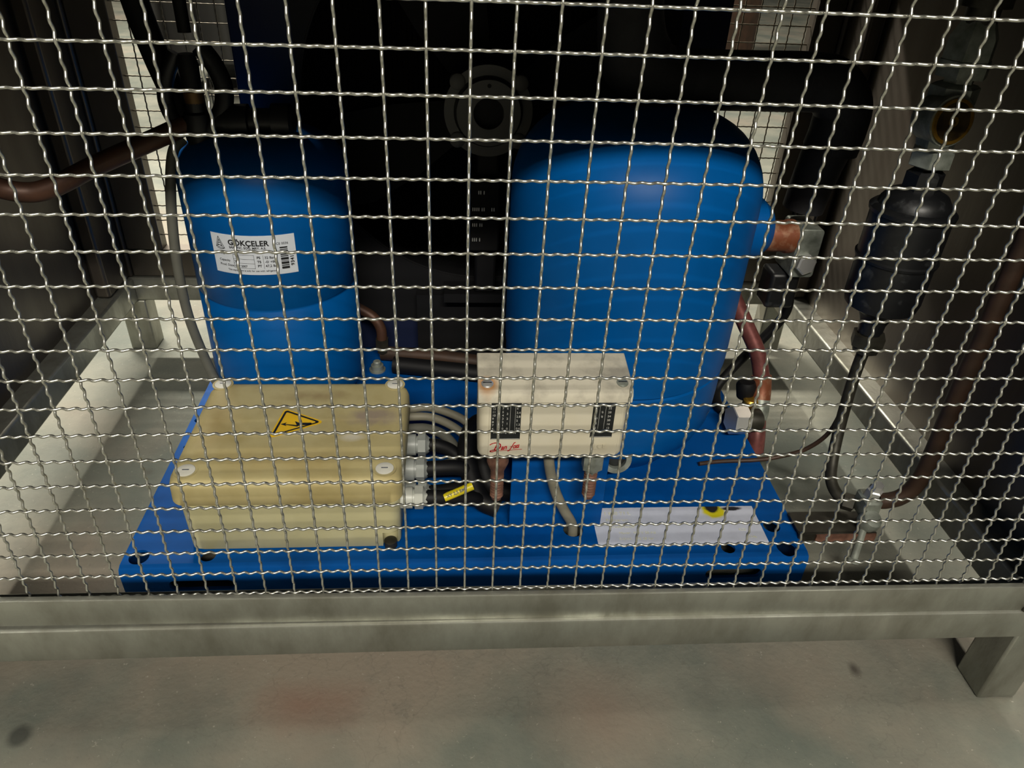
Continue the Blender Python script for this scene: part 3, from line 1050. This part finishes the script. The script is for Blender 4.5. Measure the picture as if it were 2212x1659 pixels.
# blue mounting bracket behind the switch, standing on the pan
tag(finish('mounting_bracket', box(B(0.0465, 0.1385, 0.1690, 0.1720, PT, 0.088), 0.0465, 0.1385, 0.172, 0.190, PT, PT + 0.003), M['blue_pan'], bevel=0.0006), 'upright blue bracket carrying the ivory pressure switch on the base plate', 'bracket')

# ------------------------------------------------------------------ condenser with fan, black and navy
cd = thing('condenser_unit', (0.027, 0.545, PT), 'dark navy condenser casing with a round fan opening behind the two blue vessels', 'condenser')
CX, CZ, CR = 0.030, 0.212, 0.207
x0, x1, z0, z1 = -0.245, 0.2955, PT + 0.001, 0.455
bm = B(x0, x1, 0.512, 0.575, z0, z1)
cut = LA((CX, 0.505, CZ), (0, 1, 0), [(0, CR), (0.045, CR)], 96)
bm = boolean_cut(bm, cut)
finish('casing', bm, M['blue_dark'], cd, angle=40, bevel=0.0015)
pl_ = boolean_cut(B(-0.178, 0.240, 0.5075, 0.5118, -0.056, 0.43), LA((CX, 0.50, CZ), (0, 1, 0), [(0, CR + 0.001), (0.02, CR + 0.001)], 96))
finish('front_plate', pl_, M['black'], cd, angle=40)
finish('shroud_ring', ring(bmesh.new(), (CX, 0.509, CZ), (0, 1, 0), CR - 0.001, CR + 0.006, 0.040, 96), M['black'], cd, angle=40)
cl = bmesh.new()
k = x0 + 0.01
box(cl, x0 + 0.01, x1 - 0.01, 0.5455, 0.5495, z0 + 0.01, z1 - 0.01)
for i in range(90):
    xx = x0 + 0.012 + i * (x1 - x0 - 0.024) / 90
    box(cl, xx, xx + 0.001, 0.5425, 0.5456, z0 + 0.01, z1 - 0.01)
finish('coil', cl, M['coil'], cd, smooth=False)
fan = finish('fan_hub', LA((CX, 0.540, CZ), (0, -1, 0), [(0, 0.045), (0.030, 0.045), (0.034, 0.040), (0.034, 0)], 40), M['black'], cd)
for k in range(4):
    a = math.radians(20 + 90 * k)
    q = bmesh.new()
    pts = []
    for (r_, w0, w1, ya, yb) in ((0.040, -0.020, 0.022, 0.534, 0.514), (0.10, -0.035, 0.045, 0.536, 0.515), (0.165, -0.045, 0.060, 0.538, 0.518), (0.195, -0.030, 0.055, 0.538, 0.521)):
        row = []
        for t in (0, .33, .66, 1):
            w = w0 + (w1 - w0) * t
            yv = ya + (yb - ya) * t
            row.append((r_, w, yv))
        pts.append(row)
    vv = [[[q.verts.new((CX + r_ * math.cos(a) - w * math.sin(a), yv + dy, CZ + r_ * math.sin(a) + w * math.cos(a))) for (r_, w, yv) in row] for row in pts] for dy in (0, 0.0015)]
    for L2 in vv:
        for i in range(3):
            for j in range(3):
                q.faces.new((L2[i][j], L2[i][j + 1], L2[i + 1][j + 1], L2[i + 1][j]))
    finish('fan_blade', q, M['black'], fan)
# fan motor in front with grey end shield
mo = thing('fan_motor', (CX, 0.475, -0.060), 'round dark grey fan motor with a central bore, mounted before the fan opening', 'motor')
finish('motor_body', LA((CX, 0.506, CZ + 0.010), (0, -1, 0), [(0, 0.040), (0.005, 0.046), (0.040, 0.046), (0.0405, 0.0445)], 48), M['black'], mo)
sh = bmesh.new()
ring(sh, (CX, 0.470, CZ + 0.010), (0, -1, 0), 0.0375, 0.0480, 0.006, 56)
es = finish('end_shield', sh, M['grey_metal'], mo)
sh = bmesh.new()
ring(sh, (CX, 0.468, CZ + 0.010), (0, -1, 0), 0.0165, 0.0345, 0.012, 56)
finish('inner_ring', sh, M['grey_metal'], es)
finish('bore', LA((CX, 0.470, CZ + 0.010), (0, -1, 0), [(0, 0.0166), (0.002, 0.0166), (0.002, 0)], 40), M['hole'], es)
finish('key_hole', LA((CX, 0.4565, CZ + 0.010 + 0.0285), (0, -1, 0), [(0, 0.0022), (0.0006, 0.0022), (0.0006, 0)], 16), M['hole'], es)
for a in (42, 138, 222, 318):
    finish('lug', LA((CX + 0.045 * math.cos(math.radians(a)), 0.4700, CZ + 0.010 + 0.045 * math.sin(math.radians(a))), (0, -1, 0), [(0, 0.0085), (0.007, 0.0085), (0.008, 0.007), (0.008, 0)], 24), M['grey_metal'], mo)
finish('support_leg', B(CX - 0.012, CX + 0.014, 0.474, 0.500, -0.0, CZ - 0.030), M['black'], mo, bevel=0.003)
ts = finish('terminal_strip', B(CX - 0.020, CX + 0.016, 0.464, 0.4735, 0.060, 0.150), M['black'], mo, bevel=0.002)
for (zz, n0, on) in ((0.131, 3, 0), (0.111, 6, 1), (0.092, 5, 0), (0.0735, 4, 0)):
    pn = bmesh.new()
    for k in range(n0):
        box(pn, CX - 0.016 + k * 0.0023 + (0.0065 if n0 == 3 else 0) + (0.0015 if k > n0 // 2 else 0), CX - 0.0148 + k * 0.0023 + (0.0065 if n0 == 3 else 0) + (0.0015 if k > n0 // 2 else 0), 0.4625, 0.4645, zz, zz + 0.0040)
    if on:
        box(pn, CX + 0.0060, CX + 0.0072, 0.4625, 0.4645, zz, zz + 0.004)
        box(pn, CX + 0.0085, CX + 0.0097, 0.4625, 0.4645, zz, zz + 0.004)
    finish('pin_row', pn, M['chrome'], ts)
finish('base_plate', B(CX - 0.05, CX + 0.05, 0.470, 0.506, -0.012, 0.0), M['black'], mo)
finish('column', B(CX - 0.085, CX + 0.05, 0.4905, 0.506, PT, -0.012), M['black'], mo)

# ------------------------------------------------------------------ suction line in foam
sl = thing('suction_line', (0.37, 0.38, 0.10), 'thick black foam-insulated suction pipe bending across above the compressor', 'pipe')
ip = bmesh.new()
tube(ip, [(0.368, 0.383, 0.150), (0.372, 0.382, 0.19), (0.377, 0.38, 0.225)], 0.0235, n=24, radii=[0.0215, 0.0225, 0.0245])
finish('lower_sleeve', ip, M['black_rubber'], sl)
ip = bmesh.new()
tube(ip, [(0.378, 0.379, 0.215), (0.380, 0.378, 0.235), (0.378, 0.378, 0.258), (0.360, 0.378, 0.276), (0.335, 0.378, 0.279), (0.29, 0.378, 0.2785), (0.24, 0.378, 0.278), (0.212, 0.378, 0.278)], 0.0275, n=28)
finish('long_sleeve', ip, M['black_rubber'], sl)
ip = bmesh.new()
tube(ip, [(0.2125, 0.376, 0.2785), (0.185, 0.372, 0.281), (0.163, 0.368, 0.296), (0.152, 0.366, 0.330), (0.150, 0.366, 0.38), (0.150, 0.366, 0.518)], 0.0285, n=28, radii=[0.0275, 0.031, 0.034, 0.030, 0.028, 0.028])
finish('elbow_sleeve', ip, M['black_rubber'], sl)
va = finish('service_valve', layers(bmesh.new(), rrect(0.357, 0.384, 0.083, 0.138, 0.004), [(0.395, 0.0), (0.352, 0.0)], 'xz'), M['fitting'], sl, bevel=0.001)
finish('bolt_head', LA((0.3700, 0.3515, 0.100), (0.1, -1, 0.1), [(0, 0.0115), (0.006, 0.0115), (0.0075, 0.0095), (0.0075, 0)], 6, 0.3), M['chrome'], va)
finish('lower_block', B(0.343, 0.376, 0.360, 0.392, 0.040, 0.083), M['black_metal'], va, bevel=0.004)

# ------------------------------------------------------------------ liquid line: filter drier and sight glass at the right
fx, fy = 0.4035, 0.25
fd = thing('filter_drier', (fx, fy, 0.05), 'black cylindrical filter drier hanging upright in the liquid line at the right', 'filter')
prof = [(0.0, 0.0115), (0.010, 0.0120), (0.022, 0.0165), (0.030, 0.0285), (0.0315, 0.0325), (0.040, 0.0345), (0.078, 0.0345), (0.079, 0.0362), (0.0815, 0.0368), (0.083, 0.0350), (0.0845, 0.0350), (0.122, 0.0350), (0.123, 0.0366), (0.1265, 0.0372), (0.1290, 0.0345), (0.130, 0.0310), (0.134, 0.0300), (0.1405, 0.0255), (0.1455, 0.0150), (0.146, 0.0130)]
finish('canister', LA((fx, fy, 0.073), (0, 0, 1), prof, 56), M['black_metal'], fd, angle=45)
finish('top_nut', LA((fx, fy, 0.2165), (0, 0, 1), [(0, 0.0145), (0.001, 0.0160), (0.0160, 0.0160), (0.0175, 0.0140), (0.020, 0.0105), (0.0220, 0.0105)], 6, 0.2), M['black_metal'], fd, angle=30)
finish('bottom_nut', LA((fx + 0.001, fy, 0.0755), (0, 0, -1), [(0, 0.0125), (0.004, 0.0125), (0.005, 0.0165), (0.017, 0.0165), (0.018, 0.0140), (0.024, 0.0130), (0.026, 0.0070)], 6, 0.4), M['dark_fitting'], fd, angle=30)
sgv = thing('sight_glass_valve', (fx, fy, 0.238), 'grey zinc sight glass fitting with a round amber window above the black filter', 'valve')
finish('lower_nut', LA((fx, fy, 0.2385), (0, 0, 1), [(0, 0.0165), (0.001, 0.0185), (0.0140, 0.0185), (0.0155, 0.0160), (0.018, 0.014)], 6, 0.5), M['fitting'], sgv, angle=30)
finish('body', LA((fx - 0.001, fy, 0.2550), (0, 0, 1), [(0, 0.0150), (0.010, 0.0175), (0.024, 0.0185), (0.034, 0.0165), (0.036, 0.0190), (0.049, 0.0190), (0.051, 0.0160), (0.052, 0.011)], 6, 0.15), M['fitting'], sgv, angle=30)
EYE = Vector((0.3920, 0.2420, 0.2800))
EA = Vector((0.12, -1.0, 0.10)).normalized()
ey = finish('window_collar', LA(EYE, EA, [(-0.01, 0.0180), (0.008, 0.0185), (0.012, 0.0198), (0.0165, 0.0198)], 40), M['fitting'], sgv)
wr_ = bmesh.new()
ring(wr_, EYE + EA * 0.0160, EA, 0.0152, 0.0178, 0.0025, 40)
finish('brass_ring', wr_, M['brass'], ey)
finish('amber_window', LA(EYE + EA * 0.0160, EA, [(0, 0.0156), (0.0018, 0.0150), (0.0020, 0)], 40), M['glass_eye'], ey)
wr_ = bmesh.new()
ring(wr_, EYE + EA * 0.0180, EA, 0.0020, 0.0040, 0.0008, 24)
finish('centre_dot', wr_, M['brass'], ey)
finish('upper_nut', LA((fx, fy, 0.3070), (0, 0, 1), [(0, 0.0120), (0.004, 0.0120), (0.0045, 0.0205), (0.0170, 0.0205), (0.0175, 0.0195), (0.034, 0.0190), (0.042, 0.0150), (0.046, 0.0135)], 6, 0.35), M['fitting'], sgv, angle=30)
finish('riser_pipe', LA((fx, fy, 0.350), (0, 0, 1), [(0, 0.0125), (0.012, 0.0125), (0.0125, 0.019), (0.022, 0.019), (0.0225, 0.0125), (0.168, 0.0125), (0.168, 0)], 28), M['dark_fitting'], sgv, angle=30)

tag(finish('liquid_tube', TU([(fx + .001, 0.25, 0.056), (0.402, 0.247, 0.02), (0.398, 0.236, -0.03), (0.391, 0.218, -0.062), (0.386, 0.200, -0.078), (0.390, 0.183, -0.0855), (0.3985, 0.170, -0.085)], 0.0060, n=16), M['dark_fitting']),
    'dark tarnished tube dropping from the black filter down to the shut-off valve', 'tube')
tag(finish('copper_riser', TU([(0.4545, 0.175, 0.518), (0.4520, 0.170, 0.30), (0.4490, 0.163, 0.16), (0.4480, 0.161, 0.06), (0.4485, 0.159, -0.02), (0.4460, 0.160, -0.050), (0.437, 0.1610, -0.066), (0.424, 0.162, -0.0715), (0.4165, 0.163, -0.072)], 0.0080, n=16), M['brown_pipe']),
    'brown copper riser running up the right cage wall from the shut-off valve', 'pipe')
sv = thing('shut_off_valve', (0.405, 0.163, -0.10), 'small grey shut-off valve block with a bolt on a rusty bracket beside the base plate', 'valve')
finish('valve_body', layers(bmesh.new(), rrect(0.3985, 0.4165, 0.152, 0.176, 0.004), [(-0.088, 0.001), (-0.084, 0.0), (-0.068, 0.0), (-0.066, 0.002)]), M['fitting'], sv)
finish('bonnet', LA((0.4075, 0.163, -0.067), (0, -0.2, 1), [(0, 0.0075), (0.012, 0.0078), (0.013, 0.006), (0.020, 0.0055), (0.021, 0.0)], 6, 0.2), M['chrome'], sv, angle=30)
finish('clamp', LA((0.4045, 0.151, -0.090), (0.1, -0.5, 0.9), [(0, 0.0105), (0.006, 0.0110), (0.012, 0.009), (0.013, 0)], 20), M['fitting'], sv)
finish('side_nut', LA((0.3990, 0.1725, -0.0845), (-0.9, 0.5, 0.0), [(0, 0.0090), (0.010, 0.0090), (0.012, 0.0065), (0.012, 0)], 6), M['dark_fitting'], sv, angle=30)
finish('stem', LA((0.4000, 0.146, -0.094), (-0.25, -0.45, -1), [(0, 0.0038), (0.031, 0.0038), (0.032, 0.0062), (0.036, 0.0062), (0.037, 0.004), (0.037, 0)], 16), M['fitting'], sv)
br = finish('bracket', box(layers(bmesh.new(), rrect(0.335, 0.4150, 0.146, 0.176, 0.006), [(-0.1005, 0), (-0.0985, 0)]), 0.335, 0.4150, 0.1445, 0.1465, -0.1080, -0.0985), M['dark_fitting'], sv)
finish('bracket_edge', B(0.352, 0.4140, 0.1425, 0.1445, -0.1075, -0.0990), M['rusty'], sv)

# ------------------------------------------------------------------ copper and cables right of the compressor
dl = thing('discharge_line', (0.345, 0.36, PT), 'reddish copper discharge pipe curving down beside the compressor with a brazed joint', 'pipe')
finish('upper_pipe', TU([(0.300, 0.405, 0.09), (0.312, 0.395, 0.050), (0.331, 0.380, 0.015), (0.349, 0.362, -0.018), (0.3565, 0.350, -0.045)], 0.0095, n=18), M['copper_red'], dl)
finish('brazed_joint', TU([(0.3565, 0.3505, -0.044), (0.3575, 0.345, -0.058), (0.3565, 0.338, -0.070)], 0.0115, n=20), M['copper_bright'], dl)
finish('sleeve', TU([(0.3565, 0.3385, -0.0695), (0.355, 0.330, -0.080), (0.352, 0.325, -0.088)], 0.0110, n=20), M['fitting'], dl)
finish('lower_pipe', TU([(0.352, 0.3255, -0.087), (0.3515, 0.318, -0.098), (0.351, 0.312, -0.108), (0.3505, 0.305, -0.125)], 0.0105, n=20), M['copper_red'], dl)
rn = finish('hex_nut', LA((0.3120, 0.308, -0.078), (1, 0.12, -0.1), [(0, 0.0165), (0.001, 0.0175), (0.019, 0.0175), (0.020, 0.0160), (0.020, 0.012)], 6, 0.25), M['chrome'], dl, angle=30)
rn['label'] = 'bright zinc hexagon nut'
finish('valve_neck', LA((0.3315, 0.310, -0.080), (1, 0.12, -0.05), [(0, 0.0120), (0.006, 0.0135), (0.016, 0.0135), (0.018, 0.011), (0.018, 0)], 24), M['dark_fitting'], dl)
finish('brass_cap', LA((0.3430, 0.335, -0.085), (0.0, -0.1, 1), [(0, 0.0090), (0.018, 0.0090), (0.020, 0.007), (0.020, 0)], 20), M['brass'], dl)
finish('black_cap', LA((0.3400, 0.345, -0.070), (-0.1, 0.0, 1), [(0, 0.010), (0.016, 0.012), (0.022, 0.009), (0.022, 0)], 20), M['black'], dl)
tag(finish('black_cable', TU([(0.372, 0.385, 0.085), (0.383, 0.392, 0.050), (0.389, 0.398, 0.015), (0.372, 0.400, -0.020), (0.342, 0.398, -0.062), (0.322, 0.388, -0.088), (0.318, 0.360, -0.096), (0.330, 0.350, -0.099)], 0.0058, n=12), M['black']),
    'thick black cable looping behind the reddish copper pipe down to the base plate', 'cable')
tag(finish('capillary_tube', TU([(0.4000, 0.243, -0.010), (0.395, 0.246, -0.050), (0.380, 0.255, -0.080), (0.355, 0.262, -0.096), (0.330, 0.262, -0.1), (0.290, 0.262, -0.1015), (0.265, 0.258, -0.1015)], 0.0024, n=10), M['brown_pipe']),
    'thin brown capillary tube curving from the liquid tube over the base plate', 'tube')

# ------------------------------------------------------------------ left: copper line, valve, hoses
tag(finish('copper_line', TU([(-0.452, 0.30, 0.235), (-0.447, 0.315, 0.200), (-0.430, 0.333, 0.176), (-0.408, 0.342, 0.167), (-0.385, 0.346, 0.171), (-0.350, 0.356, 0.187), (-0.315, 0.368, 0.201), (-0.286, 0.382, 0.212), (-0.268, 0.394, 0.219)], 0.0095, n=18), M['copper']),
    'brown copper pipe rising from the left cage wall to the valve on the receiver', 'pipe')
rv = thing('receiver_valve', (-0.258, 0.40, 0.19), 'dark angle valve cluster with a brass cap on top of the receiver tank', 'valve')
finish('valve_body', LA((-0.2560, 0.398, 0.190), (0, 0, 1), [(0, 0.012), (0.010, 0.013), (0.024, 0.016), (0.040, 0.013), (0.042, 0.010), (0.050, 0.0095)], 24), M['black_metal'], rv)
finish('brass_cap', LA((-0.2560, 0.398, 0.238), (0, 0, 1), [(0, 0.0095), (0.012, 0.0095), (0.014, 0.0075), (0.014, 0)], 20), M['aged_brass'], rv)
finish('black_cap', LA((-0.2560, 0.398, 0.251), (0, 0, 1), [(0, 0.0085), (0.022, 0.0095), (0.032, 0.0075), (0.033, 0)], 20), M['black'], rv)
finish('cross_body', LA((-0.238, 0.400, 0.222), (1, 0.02, 0.02), [(0, 0.013), (0.014, 0.016), (0.030, 0.016), (0.031, 0.012), (0.052, 0.012), (0.053, 0.0165), (0.070, 0.0165), (0.073, 0.013), (0.073, 0)], 24), M['black_metal'], rv)
finish('fork_arm', TU([(-0.262, 0.392, 0.216), (-0.276, 0.394, 0.222), (-0.283, 0.398, 0.240), (-0.279, 0.402, 0.262), (-0.268, 0.405, 0.282)], 0.0075, n=14), M['black_metal'], rv)
finish('fork_arm', TU([(-0.246, 0.394, 0.214), (-0.232, 0.398, 0.232), (-0.228, 0.402, 0.252), (-0.234, 0.405, 0.272), (-0.245, 0.407, 0.288)], 0.0090, n=14), M['black_metal'], rv)
finish('neck', LA((-0.2560, 0.400, 0.175), (0, 0, 1), [(0, 0.010), (0.018, 0.010)], 20), M['fitting'], rv)
tag(finish('black_hose', TU([(-0.311, 0.43, 0.518), (-0.309, 0.43, 0.40), (-0.304, 0.428, 0.33), (-0.294, 0.422, 0.285), (-0.281, 0.414, 0.246), (-0.270, 0.404, 0.222)], 0.0125, n=16), M['black']),
    'black hose coming down from above to the receiver valve at the left', 'hose')
tag(finish('black_riser', TU([(-0.2560, 0.405, 0.30), (-0.2565, 0.408, 0.36), (-0.2570, 0.41, 0.518)], 0.0060, n=14), M['black']),
    'thin black riser pipe going straight up above the receiver valve', 'pipe')
tag(finish('grey_hose', TU([(-0.2720, 0.392, 0.206), (-0.2810, 0.384, 0.196), (-0.2880, 0.378, 0.165), (-0.2945, 0.376, 0.120), (-0.2980, 0.374, 0.070), (-0.2970, 0.372, 0.020), (-0.2900, 0.370, -0.025), (-0.2790, 0.364, -0.062), (-0.2620, 0.352, -0.090), (-0.2500, 0.340, -0.0975)], 0.0052, n=14), M['hose_grey']),
    'grey hose hanging down the left side of the dark blue receiver tank', 'hose')

# ------------------------------------------------------------------ pipes in the middle of the pan
tag(finish('cross_pipe', TU([(-0.103, 0.485, -0.0955), (-0.07, 0.478, -0.0935), (-0.03, 0.470, -0.092), (0.02, 0.458, -0.092), (0.06, 0.445, -0.092)], 0.0095, n=16), M['brown_pipe']),
    'dull brown pipe lying across the base plate behind the pressure switch', 'pipe')
mp_ = thing('outlet_bend', (-0.105, 0.47, PT), 'short orange copper bend between receiver and rear condenser', 'pipe')
finish('bend', TU([(-0.150, 0.495, -0.02), (-0.132, 0.490, -0.030), (-0.112, 0.484, -0.040), (-0.102, 0.480, -0.055), (-0.101, 0.479, -0.075)], 0.0068, n=14), M['copper'], mp_)
finish('nut', LA((-0.1010, 0.4790, -0.070), (0, 0, -1), [(0, 0.009), (0.013, 0.009), (0.014, 0.007), (0.020, 0.007)], 6), M['dark_fitting'], mp_)
tag(finish('pipe_shadow_tube', TU([(-0.085, 0.452, -0.0930), (-0.03, 0.442, -0.0930), (0.03, 0.430, -0.0930)], 0.0110, n=16), M['black']),  # black shape for the shadow below the cross pipe
    'black tube standing in for the shadow below the brown cross pipe', 'shadow shape')

# ------------------------------------------------------------------ cables from the box glands
cabs = [
    ('grey_cable', [(-0.058, 0.296, -0.052), (-0.035, 0.296, -0.050), (-0.012, 0.288, -0.052), (0.006, 0.278, -0.057), (0.018, 0.266, -0.070)], 0.0045, 'grey_cable', 'uppermost of the three grey cables passing behind the cream box corner'),
    ('grey_cable', [(-0.058, 0.286, -0.055), (-0.034, 0.284, -0.054), (-0.012, 0.274, -0.057), (0.004, 0.262, -0.064), (0.012, 0.252, -0.078)], 0.0045, 'grey_cable', 'middle one of the three grey cables passing behind the cream box corner'),
    ('grey_cable', [(-0.058, 0.280, -0.066), (-0.036, 0.274, -0.062), (-0.018, 0.262, -0.062), (-0.006, 0.246, -0.068), (-0.010, 0.232, -0.074), (-0.036, 0.226, -0.076)], 0.0052, 'hose_grey', 'lowest grey cable looping round beside the cream box'),
    ('black_cable', [(-0.038, 0.242, -0.0585), (-0.024, 0.242, -0.060), (-0.008, 0.240, -0.068), (0.004, 0.230, -0.082), (0.008, 0.222, -0.0965)], 0.0070, 'black', 'black cable leaving the rearmost gland of the cream box'),
    ('black_cable', [(-0.038, 0.203, -0.0585), (-0.020, 0.204, -0.058), (-0.002, 0.208, -0.062), (0.012, 0.212, -0.074), (0.016, 0.214, -0.0965)], 0.0078, 'black', 'black cable leaving the middle gland of the cream box'),
    ('black_cable', [(-0.038, 0.163, -0.0595), (-0.022, 0.165, -0.062), (-0.004, 0.172, -0.068), (0.012, 0.182, -0.080), (0.026, 0.196, -0.0965)], 0.0075, 'black', 'black cable from the front pale gland, under the yellow marker'),
    ('black_cable', [(-0.035, 0.196, -0.0830), (-0.020, 0.198, -0.084), (0.000, 0.204, -0.086), (0.018, 0.206, -0.092), (0.040, 0.202, -0.0965)], 0.0075, 'black', 'low black cable from the bottom gland lying on the base plate'),
]
for nm, pts, r_, mt, lab_ in cabs:
    tag(finish(nm, TU(pts, r_, n=14), M[mt]), lab_, 'cable')
# bundle: black conduits towards the switch, made fuller to stand in for shade
tag(finish('black_conduit', TU([(0.052, 0.290, -0.094), (0.040, 0.270, -0.066), (0.026, 0.246, -0.056), (0.022, 0.222, -0.066), (0.030, 0.206, -0.084), (0.056, 0.204, -0.0950)], 0.0095, n=16), M['black']),
    'second black conduit, added to darken the shaded gap, nearer the pressure switch than its thicker neighbour', 'conduit')
tag(finish('black_conduit', TU([(0.040, 0.300, -0.092), (0.028, 0.284, -0.062), (0.014, 0.262, -0.050), (0.006, 0.236, -0.054), (0.008, 0.212, -0.068), (0.018, 0.190, -0.086), (0.036, 0.184, -0.0945)], 0.0100, n=16), M['black']),
    'thick black conduit arching up between the cream box and the pressure switch', 'conduit')
tgp = bmesh.new()
tube(tgp, [(-0.017, 0.1625, -0.0600), (0.010, 0.1700, -0.0520)], 0.0040, n=14, smooth=False)
tgo = finish('cable_tag', tgp, M['yellow_tag'])
tag(tgo, 'yellow printed cable marker sleeve lying on the black cables', 'cable tag')
q = bmesh.new()
d_ = Vector((0.027, 0.0075, 0.008)).normalized()
up_ = Vector((0.0, -0.72, 0.70))
up_ = (up_ - d_ * up_.dot(d_)).normalized()
sd_ = up_.cross(d_)
merge(q, text_bm('XY 2,5 BM', 0.0042, 0.0001), lambda v: Vector((-0.0145, 0.1632, -0.0593)) + d_ * v.x + sd_ * (v.y - 0.0015) + up_ * (0.00405 + v.z))
q_ = finish('tag_print', q, M['black_print'], tgo, smooth=False)
tag(finish('switch_cable', TU([(0.076, 0.1560, 0.030), (0.077, 0.1560, 0.010), (0.080, 0.1570, -0.018), (0.088, 0.1590, -0.050), (0.098, 0.1610, -0.075), (0.1085, 0.1630, -0.097), (0.1105, 0.1630, -0.112)], 0.0050, n=14), M['grey_cable']),
    'grey cable hanging from the pressure switch into a hole in the base plate', 'cable')

# ------------------------------------------------------------------ beyond the cage
mc = thing('rear_machine', (-0.60, 2.35, FZ), 'dark piped machine standing on the floor behind the cage at the left', 'machine')
finish('cabinet', B(-0.90, -0.30, 2.05, 2.60, FZ + 0.10, 1.3), M['dark_machine'], mc, bevel=0.01)
for x in (-0.85, -0.76, -0.66, -0.55, -0.42):
    finish('pipe', TU([(x, 2.02, FZ + 0.12), (x, 2.0, 0.5), (x + 0.02, 2.02, 1.2)], 0.022, n=12), M['dark_machine'], mc)
for x in (-0.86, -0.40):
    finish('foot', B(x, x + 0.05, 2.08, 2.16, FZ, FZ + 0.10), M['dark_machine'], mc)

rb = thing('brown_drum', (0.78, 2.72, FZ), 'brown round drum standing on the floor beyond the back mesh at the right', 'drum')
finish('shell', LA((0.95, 2.95, FZ), (0, 0, 1), [(0, 0.27), (0.02, 0.285), (0.30, 0.285), (0.31, 0.295), (0.33, 0.295), (0.34, 0.285), (0.62, 0.285), (0.63, 0.295), (0.65, 0.295), (0.66, 0.285), (0.88, 0.285), (0.90, 0.27)], 48), M['brown_pipe'], rb)
